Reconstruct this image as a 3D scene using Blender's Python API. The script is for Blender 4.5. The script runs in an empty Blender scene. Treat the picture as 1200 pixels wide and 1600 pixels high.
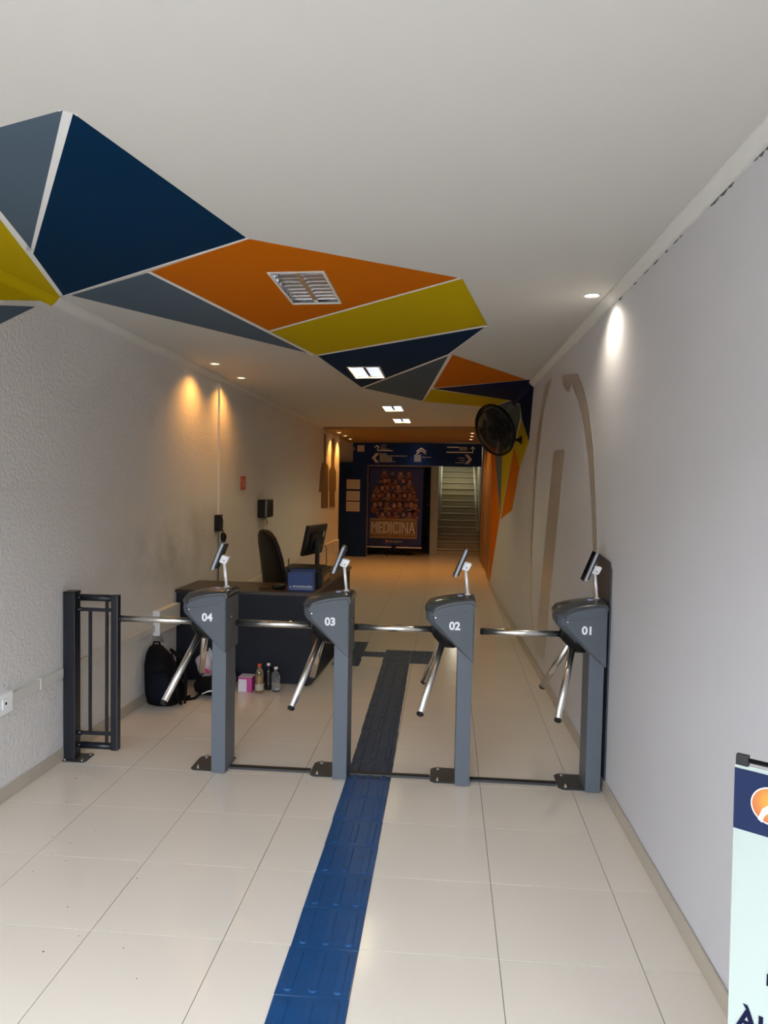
import bpy, bmesh, math, random
from mathutils import Vector, Matrix, noise
from mathutils.geometry import tessellate_polygon

random.seed(7)
SC = bpy.context.scene
COL = SC.collection
PI = math.pi

# ------------------------------------------------------------------ camera
cam_d = bpy.data.cameras.new('camera')
cam_d.sensor_fit = 'AUTO'
cam_d.sensor_width = 36.0
cam_d.lens = 36.0 * 1161.23 / 1600.0
cam_d.clip_start = 0.05
cam_d.clip_end = 200
cam = bpy.data.objects.new('camera', cam_d)
COL.objects.link(cam)
_r = Vector((0.99629764, 0.08384254, 0.01901179))
_u = Vector((-0.02280798, 0.04455461, 0.99874656))
_f = Vector((-0.08289039, 0.99548245, -0.04630193))
M4 = Matrix.Identity(4)
for i in range(3):
    M4[i][0], M4[i][1], M4[i][2] = _r[i], _u[i], -_f[i]
M4[0][3], M4[1][3], M4[2][3] = 0.0, 0.0, 1.7
cam.matrix_world = M4
SC.camera = cam

# ------------------------------------------------------------------ world, exposure
SC.view_settings.view_transform = 'Standard'
SC.view_settings.look = 'None'
SC.view_settings.gamma = 1.0
SC.view_settings.use_curve_mapping = False
SC.view_settings.exposure = 0.0
world = bpy.data.worlds.new('overcast_sky')
SC.world = world
world.use_nodes = True
wn = world.node_tree.nodes
bg = wn['Background']
bg.inputs['Color'].default_value = (0.79, 0.87, 1.0, 1)
bg.inputs['Strength'].default_value = 21.0

# portal over the open street front: guides sky sampling, emits nothing itself
pl = bpy.data.lights.new('entrance_portal', 'AREA')
pl.shape = 'RECTANGLE'
pl.size, pl.size_y = 3.3, 2.85
pl.cycles.is_portal = True
po = bpy.data.objects.new('entrance_portal', pl)
po.location = (-0.66, -1.04, 1.4)
po.rotation_euler = (PI / 2, 0, 0)
COL.objects.link(po)
# area lights shine along local -Z; rotated so that it faces +Y, into the hall
po.rotation_euler = (PI / 2, 0, 0)

WARM = (1.0, 0.44, 0.09)


def spot(name, loc, energy, color, size=1.2, blend=0.6, radius=0.03, aim=(0, 0, -1)):
    l = bpy.data.lights.new(name, 'SPOT')
    l.energy = energy
    l.color = color
    l.spot_size = size
    l.spot_blend = blend
    l.shadow_soft_size = radius
    o = bpy.data.objects.new(name, l)
    o.location = loc
    o.rotation_euler = Vector(aim).to_track_quat('-Z', 'Y').to_euler()
    COL.objects.link(o)
    return o


# ------------------------------------------------------------------ materials
MATS = {}


def mat(name, color, rough=0.6, metal=0.0, spec=0.5, bump=None, var=None, emit=None, trans=0.0, coat=0.0):
    if name in MATS:
        return MATS[name]
    m = bpy.data.materials.new(name)
    m.use_nodes = True
    nt = m.node_tree
    b = nt.nodes['Principled BSDF']
    b.inputs['Base Color'].default_value = (*color, 1)
    b.inputs['Roughness'].default_value = rough
    b.inputs['Metallic'].default_value = metal
    b.inputs['Specular IOR Level'].default_value = spec
    b.inputs['Transmission Weight'].default_value = trans
    b.inputs['Coat Weight'].default_value = coat
    tc = nt.nodes.new('ShaderNodeTexCoord')
    if var:  # (scale, amount)
        n = nt.nodes.new('ShaderNodeTexNoise')
        n.inputs['Scale'].default_value = var[0]
        n.inputs['Detail'].default_value = 4
        nt.links.new(tc.outputs['Object'], n.inputs['Vector'])
        mx = nt.nodes.new('ShaderNodeMix')
        mx.data_type = 'RGBA'
        mx.inputs[6].default_value = (*[c * (1 - var[1]) for c in color], 1)
        mx.inputs[7].default_value = (*[min(1, c * (1 + var[1])) for c in color], 1)
        nt.links.new(n.outputs['Fac'], mx.inputs[0])
        nt.links.new(mx.outputs[2], b.inputs['Base Color'])
    if bump:  # (scale, strength, distance)
        n = nt.nodes.new('ShaderNodeTexNoise')
        n.inputs['Scale'].default_value = bump[0]
        n.inputs['Detail'].default_value = 3
        nt.links.new(tc.outputs['Object'], n.inputs['Vector'])
        bp = nt.nodes.new('ShaderNodeBump')
        bp.inputs['Strength'].default_value = bump[1]
        bp.inputs['Distance'].default_value = bump[2]
        nt.links.new(n.outputs['Fac'], bp.inputs['Height'])
        nt.links.new(bp.outputs['Normal'], b.inputs['Normal'])
    if emit:
        b.inputs['Emission Color'].default_value = (*emit[0], 1)
        b.inputs['Emission Strength'].default_value = emit[1]
    MATS[name] = m
    return m


PAINT = (0.70, 0.69, 0.68)
ceil_m = mat('ceiling_paint', (0.58, 0.56, 0.515), 0.75, var=(0.7, 0.02))
wallR_m = mat('smooth_wall_paint', (0.60, 0.59, 0.60), 0.62, var=(2.5, 0.04), bump=(7, 0.2, 0.012))
trim_m = mat('cornice_plaster', (0.66, 0.645, 0.60), 0.6)
navy_m = mat('navy_paint', (0.0004, 0.021, 0.060), 0.7, spec=0.06)
orange_m = mat('orange_paint', (0.52, 0.125, 0.002), 0.7, spec=0.06)
yellow_m = mat('yellow_paint', (0.50, 0.36, 0.003), 0.7, spec=0.06)
slate_m = mat('slate_paint', (0.082, 0.118, 0.155), 0.7, spec=0.06)
navyR_m = mat('deep_navy_wall_paint', (0.002, 0.010, 0.055), 0.7, spec=0.06)
tile_m = mat('porcelain_tile', (0.70, 0.63, 0.535), 0.17, var=(1.3, 0.03), spec=0.5)
base_m = mat('skirting_tile', (0.47, 0.41, 0.33), 0.35, var=(3, 0.08))
grout_m = mat('dark_grout', (0.10, 0.085, 0.07), 0.9)
blue_m = mat('blue_rubber', (0.002, 0.052, 0.165), 0.42, var=(14, 0.25))
bluew_m = mat('worn_blue_rubber', (0.010, 0.030, 0.070), 0.6, var=(10, 0.35))
post_m = mat('grey_powder_coat', (0.098, 0.115, 0.136), 0.45, bump=(260, 0.05, 0.001))
head_m = mat('grey_moulded_plastic', (0.080, 0.093, 0.108), 0.5, bump=(300, 0.06, 0.001))
lid_m = mat('glossy_charcoal_plastic', (0.055, 0.06, 0.062), 0.22)
chrome_m = mat('polished_steel', (0.78, 0.76, 0.72), 0.26, 1.0)
blackp_m = mat('black_plastic', (0.004, 0.004, 0.005), 0.4, spec=0.3)
black_metal = mat('black_painted_steel', (0.007, 0.009, 0.014), 0.35)
whitep_m = mat('white_plastic', (0.90, 0.90, 0.89), 0.4)
white_ink = mat('white_print', (0.85, 0.86, 0.86), 0.5)
silver_m = mat('silver_plastic', (0.42, 0.45, 0.48), 0.35)
screen_m = mat('black_glass', (0.006, 0.006, 0.008), 0.08)
plate_m = mat('dark_floor_plate', (0.04, 0.04, 0.038), 0.4)
deskp_m = mat('navy_black_laminate', (0.008, 0.010, 0.018), 0.5, spec=0.3)
deskt_m = mat('dark_wenge_laminate', (0.030, 0.020, 0.013), 0.35, var=(30, 0.25))
leather_m = mat('black_leatherette', (0.005, 0.003, 0.003), 0.45, spec=0.3)
brown_m = mat('brown_wood_panel', (0.27, 0.155, 0.04), 0.5, var=(5, 0.12))
jamb_m = mat('brown_door_frame', (0.30, 0.15, 0.045), 0.4, var=(8, 0.15))
back_m = mat('beige_wall_paint', (0.50, 0.46, 0.38), 0.7)
decal_m = mat('brown_decal_film', (0.17, 0.105, 0.05), 0.5, var=(18, 0.25))
tan_m = mat('tan_metallic_film', (0.50, 0.455, 0.395), 0.3, 0.2, var=(4, 0.06))
navypanel_m = mat('navy_partition_panel', (0.005, 0.024, 0.12), 0.5, spec=0.15)
step_m = mat('greenish_stone_step', (0.44, 0.39, 0.27), 0.5, var=(6, 0.05))
nose_m = mat('dark_step_shadow', (0.07, 0.065, 0.045), 0.7)  # painted shade for the lines under the stair nosings
rail_m = mat('pale_green_rail', (0.52, 0.56, 0.47), 0.4)
doord_m = mat('dark_slate_door', (0.05, 0.065, 0.085), 0.4)
sign_ink = mat('sign_off_white_print', (0.85, 0.80, 0.70), 0.5)
sign_grey = mat('sign_grey_print', (0.22, 0.22, 0.24), 0.5)
lamp_warm = mat('warm_lamp_glow', (1, 0.9, 0.7), 0.4, emit=((1.0, 0.78, 0.42), 8))
lamp_cool = mat('cool_lamp_glow', (1, 1, 1), 0.4, emit=((1.0, 0.97, 0.90), 14))
tube_on = mat('lit_fluorescent_tube', (1, 1, 1), 0.4, emit=((1.0, 0.88, 0.54), 92))
tube_off = mat('unlit_fluorescent_tube', (0.82, 0.83, 0.82), 0.25)
refl_m = mat('mirror_reflector', (0.72, 0.72, 0.74), 0.14, 1.0)
ring_m = mat('white_trim_ring', (0.78, 0.74, 0.66), 0.4)
pave_m = mat('street_pavement', (0.105, 0.105, 0.105), 0.85, var=(2, 0.15))


def left_wall_material():
    m = bpy.data.materials.new('stippled_wall_paint')
    m.use_nodes = True
    nt = m.node_tree
    L = nt.links.new
    b = nt.nodes['Principled BSDF']
    b.inputs['Roughness'].default_value = 0.7
    tc = nt.nodes.new('ShaderNodeTexCoord')
    sep = nt.nodes.new('ShaderNodeSeparateXYZ')
    L(tc.outputs['Object'], sep.inputs[0])
    # scuffed dark smudges at shoulder height near the desk
    n = nt.nodes.new('ShaderNodeTexNoise')
    n.inputs['Scale'].default_value = 1.7
    n.inputs['Detail'].default_value = 6
    L(tc.outputs['Object'], n.inputs['Vector'])

    def gauss(out, c, w):
        s = nt.nodes.new('ShaderNodeMath'); s.operation = 'SUBTRACT'; L(out, s.inputs[0]); s.inputs[1].default_value = c
        d = nt.nodes.new('ShaderNodeMath'); d.operation = 'DIVIDE'; L(s.outputs[0], d.inputs[0]); d.inputs[1].default_value = w
        q = nt.nodes.new('ShaderNodeMath'); q.operation = 'MULTIPLY'; L(d.outputs[0], q.inputs[0]); L(d.outputs[0], q.inputs[1])
        k = nt.nodes.new('ShaderNodeMath'); k.operation = 'MULTIPLY'; L(q.outputs[0], k.inputs[0]); k.inputs[1].default_value = -1
        e = nt.nodes.new('ShaderNodeMath'); e.operation = 'EXPONENT'; L(k.outputs[0], e.inputs[0])
        return e.outputs[0]

    def mul(a, c, v=None):
        k = nt.nodes.new('ShaderNodeMath'); k.operation = 'MULTIPLY'; L(a, k.inputs[0])
        if v is None:
            L(c, k.inputs[1])
        else:
            k.inputs[1].default_value = v
        return k.outputs[0]
    g = mul(gauss(sep.outputs['Y'], 5.9, 0.9), gauss(sep.outputs['Z'], 1.12, 0.30))
    ramp = nt.nodes.new('ShaderNodeMapRange')
    L(n.outputs['Fac'], ramp.inputs['Value'])
    ramp.inputs['From Min'].default_value = 0.42
    ramp.inputs['From Max'].default_value = 0.68
    st = mul(mul(g, ramp.outputs[0]), None, 0.75)
    mx = nt.nodes.new('ShaderNodeMix'); mx.data_type = 'RGBA'
    mx.inputs[6].default_value = (0.69, 0.665, 0.63, 1)
    mx.inputs[7].default_value = (0.23, 0.21, 0.17, 1)
    L(st, mx.inputs[0])
    L(mx.outputs[2], b.inputs['Base Color'])
    v = nt.nodes.new('ShaderNodeTexNoise')
    v.inputs['Scale'].default_value = 48
    v.inputs['Detail'].default_value = 2
    L(tc.outputs['Object'], v.inputs['Vector'])
    bp = nt.nodes.new('ShaderNodeBump')
    bp.inputs['Strength'].default_value = 0.42
    bp.inputs['Distance'].default_value = 0.012
    L(v.outputs['Fac'], bp.inputs['Height'])
    L(bp.outputs['Normal'], b.inputs['Normal'])
    MATS['stipple'] = m
    return m


wallL_m = left_wall_material()

# ------------------------------------------------------------------ mesh helpers


def B():
    return bmesh.new()


def box(bm, x0, x1, y0, y1, z0, z1):
    vs = [bm.verts.new(p) for p in ((x0, y0, z0), (x1, y0, z0), (x1, y1, z0), (x0, y1, z0),
                                    (x0, y0, z1), (x1, y0, z1), (x1, y1, z1), (x0, y1, z1))]
    for f in ((0, 3, 2, 1), (4, 5, 6, 7), (0, 1, 5, 4), (1, 2, 6, 5), (2, 3, 7, 6), (3, 0, 4, 7)):
        bm.faces.new([vs[i] for i in f])
    return bm


def loft(bm, rings, caps=True, smooth=False, closed=True):
    R = [[bm.verts.new(p) for p in r] for r in rings]
    n = len(R[0])
    for a, c in zip(R, R[1:]):
        for i in range(n if closed else n - 1):
            j = (i + 1) % n
            f = bm.faces.new((a[i], a[j], c[j], c[i]))
            f.smooth = smooth
    if caps and closed:
        bm.faces.new(list(reversed(R[0])))
        bm.faces.new(R[-1])
    return bm


def prism(bm, poly, plane, d0, d1):
    if plane == 'xz':
        f = lambda p, d: (p[0], d, p[1])
    elif plane == 'yz':
        f = lambda p, d: (d, p[0], p[1])
    else:
        f = lambda p, d: (p[0], p[1], d)
    return loft(bm, [[f(p, d0) for p in poly], [f(p, d1) for p in poly]])


def circ(c, ax, r, n=14, rx=None):
    ax = Vector(ax).normalized()
    h = Vector((0, 0, 1)) if abs(ax.z) < 0.9 else Vector((1, 0, 0))
    u = ax.cross(h).normalized()
    v = ax.cross(u).normalized()
    c = Vector(c)
    return [c + u * math.cos(2 * PI * i / n) * r + v * math.sin(2 * PI * i / n) * (rx or r) for i in range(n)]


def cyl(bm, p0, p1, r0, r1=None, n=14):
    p0, p1 = Vector(p0), Vector(p1)
    return loft(bm, [circ(p0, p1 - p0, r0, n), circ(p1, p1 - p0, r0 if r1 is None else r1, n)], smooth=True)


def tube(bm, pts, r, n=8):
    pts = [Vector(p) for p in pts]
    rings = []
    up = None
    for i, p in enumerate(pts):
        d = (pts[min(i + 1, len(pts) - 1)] - pts[max(i - 1, 0)]).normalized()
        if up is None:
            up = d.cross(Vector((0, 0, 1)) if abs(d.z) < 0.9 else Vector((1, 0, 0))).normalized()
        u = (up - d * up.dot(d)).normalized()
        up = u
        v = d.cross(u)
        rr = r[i] if isinstance(r, (list, tuple)) else r
        rings.append([p + u * math.cos(2 * PI * k / n) * rr + v * math.sin(2 * PI * k / n) * rr for k in range(n)])
    return loft(bm, rings, smooth=True)


def lathe(bm, prof, c=(0, 0, 0), ax=(0, 0, 1), n=20):
    c, ax = Vector(c), Vector(ax).normalized()
    return loft(bm, [circ(c + ax * h, ax, max(r, 1e-4), n) for r, h in prof], smooth=True)


def sphere(bm, c, rx, ry, rz, n=12, m=8, jit=0.0, sc=3.0, seed=0, power=1.0):
    c = Vector(c)
    rings = []
    for i in range(m + 1):
        t = PI * i / m
        ring = []
        for k in range(n):
            a = 2 * PI * k / n
            sg = lambda q: math.copysign(abs(q) ** power, q)
            p = Vector((sg(math.sin(t)) * sg(math.cos(a)) * rx, sg(math.sin(t)) * sg(math.sin(a)) * ry, -sg(math.cos(t)) * rz))
            if jit:
                p *= 1 + jit * noise.noise(p * sc + Vector((seed, seed * 2, 0)))
            ring.append(c + p)
        rings.append(ring)
    return loft(bm, rings, smooth=True)


def obj(name, bm, m, parent=None, bevel=0.0, seg=2, smooth=None, subsurf=0, mesh=None):
    if mesh is None:
        bmesh.ops.recalc_face_normals(bm, faces=bm.faces[:])
        if bevel:
            es = [e for e in bm.edges if len(e.link_faces) == 2 and e.calc_face_angle(0) > 0.5]
            bmesh.ops.bevel(bm, geom=es, offset=bevel, segments=seg, profile=0.6, affect='EDGES', clamp_overlap=True)
        if smooth:
            for f in bm.faces:
                f.smooth = True
        mesh = bpy.data.meshes.new(name)
        bm.to_mesh(mesh)
        bm.free()
        mesh.materials.append(m)
    o = bpy.data.objects.new(name, mesh)
    COL.objects.link(o)
    if parent is not None:
        o.parent = parent
    if subsurf:
        s = o.modifiers.new('sub', 'SUBSURF')
        s.levels = s.render_levels = subsurf
    return o


def tag(o, label, cat, group=None):
    o['label'] = label
    o['category'] = cat
    if group:
        o['group'] = group
    return o


def thing(name, label, cat, loc=(0, 0, 0), rz=0.0, group=None):
    o = bpy.data.objects.new(name, None)
    o.empty_display_size = 0.1
    o.location = loc
    o.rotation_euler = (0, 0, rz)
    COL.objects.link(o)
    return tag(o, label, cat, group)


def struct(name, bm, m, parent=None, **k):
    o = obj(name, bm, m, parent, **k)
    if parent is None:
        o['kind'] = 'structure'
    return o


def copy_tree(o, parent=None):
    c = o.copy()
    COL.objects.link(c)
    if parent is not None:
        c.parent = parent
    for ch in list(o.children):
        copy_tree(ch, c)
    return c


def text_obj(name, s, size, m, parent, loc, rot=(PI / 2, 0, 0), depth=0.0008, weight=0.0, sx=1.0, align='CENTER'):
    cu = bpy.data.curves.new(name, 'FONT')
    cu.body = s
    cu.size = size
    cu.extrude = depth
    cu.offset = weight
    cu.align_x = align
    cu.align_y = 'CENTER'
    t = bpy.data.objects.new('tmp', cu)
    COL.objects.link(t)
    dg = bpy.context.evaluated_depsgraph_get()
    me = bpy.data.meshes.new_from_object(t.evaluated_get(dg))
    bpy.data.objects.remove(t)
    bpy.data.curves.remove(cu)
    me.materials.clear()
    me.materials.append(m)
    me.name = name
    o = bpy.data.objects.new(name, me)
    COL.objects.link(o)
    o.parent = parent
    o.location = loc
    o.rotation_euler = rot
    o.scale = (sx, 1, 1)
    return o


# ------------------------------------------------------------------ room frame
def LX(y):
    return -2.316 + 0.023 * y


def RX(y):
    return 0.995 - 0.0236 * y


def ZC(x, y):
    return 2.795 - 0.021 * y + 0.017 * x


Y0 = -0.8      # open street front
YL = 13.75     # left wall ends here, lobby widens
YR = 11.93     # right wall ends here, brown framed recess begins
T = 0.5
TX0, TY0 = -1.2765, 2.587

# pavement outside the open front
bm = B(); box(bm, -12, 12, -14, Y0, -0.12, -0.03)
struct('pavement', bm, pave_m)

# the far side of the street: a row of house fronts that shades the low sky
bm = B(); box(bm, -14, 12, -12.4, -11.0, -0.1, 4.0)
struct('street_facade_opposite', bm, mat('pale_render', (0.22, 0.21, 0.20), 0.9))
# this building's front, unseen; its lintel is set low to darken the upper walls
bm = B(); box(bm, -12, 12, Y0 - 0.22, Y0 - 0.01, 2.38, 6.5); box(bm, -12, -2.34, Y0 - 0.22, Y0 - 0.01, -0.1, 2.80); box(bm, 1.02, 12, Y0 - 0.22, Y0 - 0.01, -0.1, 2.80)
struct('front_facade', bm, mat('pale_render', (0, 0, 0)))

# ---------------- floor: slab with grout, every tile its own piece
bm = B(); box(bm, -3.2, 1.3, Y0, 22.0, -0.10, -0.0025)
floor = struct('floor', bm, grout_m)
GAP = 0.0013
full_tile = None


def clipx(poly, fx, keep_greater):
    out = []
    n = len(poly)
    ins = lambda p: (p[0] >= fx(p[1])) if keep_greater else (p[0] <= fx(p[1]))
    for i in range(n):
        a, b_ = poly[i], poly[(i + 1) % n]
        if ins(a):
            out.append(a)
        if ins(a) != ins(b_):
            da, db = a[0] - fx(a[1]), b_[0] - fx(b_[1])
            t = da / (da - db)
            out.append((a[0] + t * (b_[0] - a[0]), a[1] + t * (b_[1] - a[1])))
    return out


def leftlim(y):
    return LX(y) if y < YL else -2.9


def rightlim(y):
    return RX(y) if y < YR else 0.745


for j in range(-7, 27):
    ya, yb = TY0 + j * T, TY0 + (j + 1) * T
    ya, yb = max(ya, Y0) + GAP, min(yb, 15.74) - GAP
    if yb - ya < 0.02:
        continue
    for i in range(-4, 5):
        xa, xb = TX0 + i * T + GAP, TX0 + (i + 1) * T - GAP
        poly = [(xa, ya), (xb, ya), (xb, yb), (xa, yb)]
        cut = False
        ym = (ya + yb) / 2
        if ym < YL:
            c2 = clipx(poly, LX, True)
        else:
            c2 = clipx(poly, lambda y: -2.9, True)
        if ym < YR:
            c3 = clipx(c2, RX, False) if len(c2) > 2 else []
        else:
            c3 = clipx(c2, lambda y: 0.745, False) if len(c2) > 2 else []
        if len(c3) < 3:
            continue
        if max(p[0] for p in c3) - min(p[0] for p in c3) < 0.01:
            continue
        cx, cy = (xa + xb) / 2, (ya + yb) / 2
        if c3 == poly and abs((yb - ya) - (T - 2 * GAP)) < 1e-6:
            if full_tile is None:
                bm = B(); h = T / 2 - GAP
                box(bm, -h, h, -h, h, -0.0024, 0.0)
                o = obj('tile', bm, tile_m, floor)
                full_tile = o.data
            else:
                o = obj('tile', None, None, floor, mesh=full_tile)
            o.location = (cx, cy, 0)
        else:
            bm = B(); prism(bm, [(p[0] - cx, p[1] - cy) for p in c3], 'xy', -0.0024, 0.0)
            o = obj('tile', bm, tile_m, floor)
            o.location = (cx, cy, 0)
# lobby beyond the banner (too far and dark to tell tiles apart)
bm = B(); box(bm, -2.9, 0.76, 15.745, 21.9, -0.0024, 0.0)
obj('lobby_floor_finish', bm, tile_m, floor)

# ---------------- tactile strip
GUIDE_H = 0.003


def tactile_mesh(m, kind='bar'):
    bm = B()
    h = 0.1235
    box(bm, -h, h, -h, h, 0.0, GUIDE_H)
    if kind == 'bar':
        for cx in (-0.083, 0.0, 0.083):
            pts = []
            w, l = 0.0165, 0.108
            for k in range(7):
                a = PI * k / 6
                pts.append((cx + w * math.cos(a), l - w + w * math.sin(a)))
            for k in range(7):
                a = PI + PI * k / 6
                pts.append((cx + w * math.cos(a), -l + w + w * math.sin(a)))
            ring0 = [(p[0], p[1], GUIDE_H) for p in pts]
            q = [(cx + (p[0] - cx) * 0.72, p[1] * 0.96, GUIDE_H + 0.0042) for p in pts]
            loft(bm, [ring0, q], caps=True)
    elif kind == 'dots':
        for ix in range(4):
            for iy in range(4):
                c = (-0.09 + ix * 0.06, -0.09 + iy * 0.06)
                loft(bm, [[(c[0] + r * math.cos(a * PI / 3), c[1] + r * math.sin(a * PI / 3), z) for a in range(6)]
                          for r, z in ((0.014, GUIDE_H), (0.008, GUIDE_H + 0.004))])
    o = obj('tactile_tile', bm, m, floor)
    return o


first = None
k = 0
y = 2.32 - 0.251 * 7
while y < 4.10:
    if y > Y0:
        if first is None:
            first = tactile_mesh(blue_m)
            o = first
        else:
            o = first.copy(); COL.objects.link(o)
        o.location = (-0.4005 + random.uniform(-0.002, 0.002), y + 0.1255, 0)
        o.rotation_euler = (0, 0, random.uniform(-0.008, 0.008))
    y += 0.2515
first = None
y = 4.09
while y < 6.6:
    if first is None:
        first = tactile_mesh(bluew_m)
        o = first
    else:
        o = first.copy(); COL.objects.link(o)
    o.location = (-0.3995 - 0.0105 * (y - 4.1) + random.uniform(-0.002, 0.002), y + 0.1315, 0.0002)
    o.scale = (1, 1.06, 1)
    y += 0.2645
first = None
for (x, y) in ((-0.43, 6.87), (-0.18, 6.87), (-0.43, 7.12), (-0.18, 7.12), (-0.66, 7.04),
               (-0.885, 7.43), (-0.885, 7.18), (-0.885, 6.93), (-0.875, 6.70)):
    if first is None:
        first = tactile_mesh(bluew_m, 'dots')
        o = first
    else:
        o = first.copy(); COL.objects.link(o)
    o.location = (x, y, 0.0003)
    if x == -0.66:
        o.scale = (0.85, 0.8, 1)

# ---------------- ceiling with real recesses
troffers = [(-0.765, 3.965, 0.29, 0.62), (-0.735, 6.70, 0.29, 0.62), (-0.70, 9.51, 0.26, 0.57), (-0.68, 11.08, 0.26, 0.60)]
downs_flush = [(0.770, 4.199, 'cool'), (-1.965, 6.167, 'warm'), (-1.952, 6.925, 'warm')]


def rect(cx, cy, w, l):
    return [(cx - w / 2, cy - l / 2), (cx + w / 2, cy - l / 2), (cx + w / 2, cy + l / 2), (cx - w / 2, cy + l / 2)]


def circle2(cx, cy, r, n=16):
    return [(cx + r * math.cos(2 * PI * i / n), cy + r * math.sin(2 * PI * i / n)) for i in range(n)]


def flat_with_holes(bm, outer, holes, dz_low, dz_top=None):
    loops = [outer] + holes
    v3 = [[Vector((p[0], p[1], 0)) for p in l] for l in loops]
    tris = tessellate_polygon(v3)
    flat = [p for l in loops for p in l]
    low = [bm.verts.new((p[0], p[1], ZC(*p) + dz_low)) for p in flat]
    for t in tris:
        try:
            bm.faces.new([low[i] for i in t])
        except ValueError:
            pass
    if dz_top is not None:
        top = [bm.verts.new((p[0], p[1], ZC(*p) + dz_top)) for p in flat]
        for t in tris:
            try:
                bm.faces.new([top[i] for i in reversed(t)])
            except ValueError:
                pass
        k = 0
        for l in loops:
            n = len(l)
            for i in range(n):
                a, c = k + i, k + (i + 1) % n
                bm.faces.new((low[a], low[c], top[c], top[a]))
            k += n


bm = B()
YB = 12.08
holes = [rect(*t) for t in troffers] + [circle2(d[0], d[1], 0.038) for d in downs_flush]
flat_with_holes(bm, [(-3.1, Y0), (1.4, Y0), (1.4, YB), (-3.1, YB)], holes, 0.0, 0.10)
ceiling = struct('ceiling', bm, ceil_m)

paint = {
    'slate_a': (slate_m, [(-1.435, 2.198), (-1.118, 2.09), (-1.879, 3.233), (-1.747, 2.792), (-1.651, 2.492)]),
    'navy_a': (navy_m, [(-1.097, 2.109), (-0.879, 3.165), (-2.136, 3.998), (-1.907, 3.302)]),
    'yellow_a': (yellow_m, [(-1.64, 2.36), (-1.702, 2.568), (-1.803, 2.882), (-2.164, 4.009), (-2.20, 4.016), (-2.235, 2.36)]),
    'slate_b': (slate_m, [(-2.089, 4.001), (-1.5, 3.626), (-1.099, 5.74)]),
    'orange_a': (orange_m, [(-1.476, 3.607), (-0.872, 3.181), (0.032, 3.822), (-1.209, 4.944)]),
    'yellow_b': (yellow_m, [(-1.205, 4.984), (0.055, 3.835), (0.237, 4.872), (-1.043, 5.823)]),
    'navy_b': (navy_m, [(-1.038, 5.878), (0.224, 4.945), (-0.011, 5.862), (-0.889, 7.616)]),
    'slate_c': (slate_m, [(-0.874, 7.663), (-0.011, 5.943), (-0.303, 8.743)]),
    'orange_b': (orange_m, [(0.024, 5.891), (0.731, 7.201), (-0.158, 7.704)]),
    'navy_c': (navyR_m, [(-0.158, 7.75), (0.755, 7.203), (0.80, 7.35), (0.775, 9.044), (0.711, 8.738)]),
    'yellow_c': (yellow_m, [(-0.173, 7.796), (0.711, 8.738), (0.515, 9.423), (-0.297, 8.803)]),
    'slate_d': (slate_m, [(0.716, 8.797), (0.77, 9.108), (0.742, 10.416), (0.579, 10.084), (0.527, 9.492)]),
}
names = {'slate': 'slate_painted_facet', 'navy': 'navy_painted_facet', 'yellow': 'yellow_painted_facet', 'orange': 'orange_painted_facet'}


def inside(p, poly):
    c = False
    for i in range(len(poly)):
        a, b_ = poly[i], poly[i - 1]
        if (a[1] > p[1]) != (b_[1] > p[1]) and p[0] < (b_[0] - a[0]) * (p[1] - a[1]) / (b_[1] - a[1]) + a[0]:
            c = not c
    return c


for key, (m, poly) in paint.items():
    hs = []
    for t in troffers:
        if inside((t[0], t[1]), poly):
            hs.append(rect(t[0], t[1], t[2] + 0.004, t[3] + 0.004))
    bm = B()
    flat_with_holes(bm, poly, hs, -0.0025, 0.0)
    obj(names[key.split('_')[0]], bm, m, ceiling)

line_m = mat('white_line_paint', (0.84, 0.83, 0.80), 0.5)
for (a, c, w) in (((-2.15, 4.0), (-0.875, 3.172), .03), ((-1.49, 3.617), (-1.07, 5.85), .03), ((-1.207, 4.964), (0.045, 3.83), .04), ((-1.04, 5.85), (0.235, 4.905), .05),
                  ((-0.885, 7.64), (-0.01, 5.90), .04), ((-0.01, 5.90), (0.228, 4.93), .012), ((0.008, 5.92), (-0.30, 8.77), .03), ((-0.16, 7.727), (0.745, 7.2), .04),
                  ((-0.165, 7.773), (0.711, 8.738), .03), ((-1.70, 2.60), (-2.155, 4.008), .06), ((-1.107, 2.10), (-1.893, 3.27), .05), ((0.711, 8.76), (0.52, 9.45), .02)):
    a, c = Vector(a), Vector(c)
    d = (c - a).normalized(); nrm2 = Vector((-d.y, d.x)) * w / 2
    bm = B(); flat_with_holes(bm, [tuple(a - nrm2), tuple(c - nrm2), tuple(c + nrm2), tuple(a + nrm2)], [], -0.0012, 0.0)
    obj('white_painted_line', bm, line_m, ceiling)

# brown panelled ceiling section near the back and lobby ceiling
bm = B()
downs_back = [(-1.87, 12.80), (-1.865, 13.52), (-1.868, 14.28), (0.426, 13.02), (0.438, 13.71), (0.452, 14.48)]
flat_with_holes(bm, [(-2.05, YB), (0.78, YB), (0.78, 15.35), (-2.05, 15.35)], [circle2(d[0], d[1], 0.038) for d in downs_back], -0.03, 0.10)
struct('ceiling_brown', bm, brown_m)
bm = B()
flat_with_holes(bm, [(-2.05, 15.35), (0.9, 15.35), (0.9, 22.0), (-2.05, 22.0)], [circle2(-0.636, 15.52, 0.04)], 0.0, 0.10)
flat_with_holes(bm, [(-3.1, YB), (-2.05, YB), (-2.05, 22.0), (-3.1, 22.0)], [], 0.0, 0.10)
struct('ceiling_lobby', bm, back_m)

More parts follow.
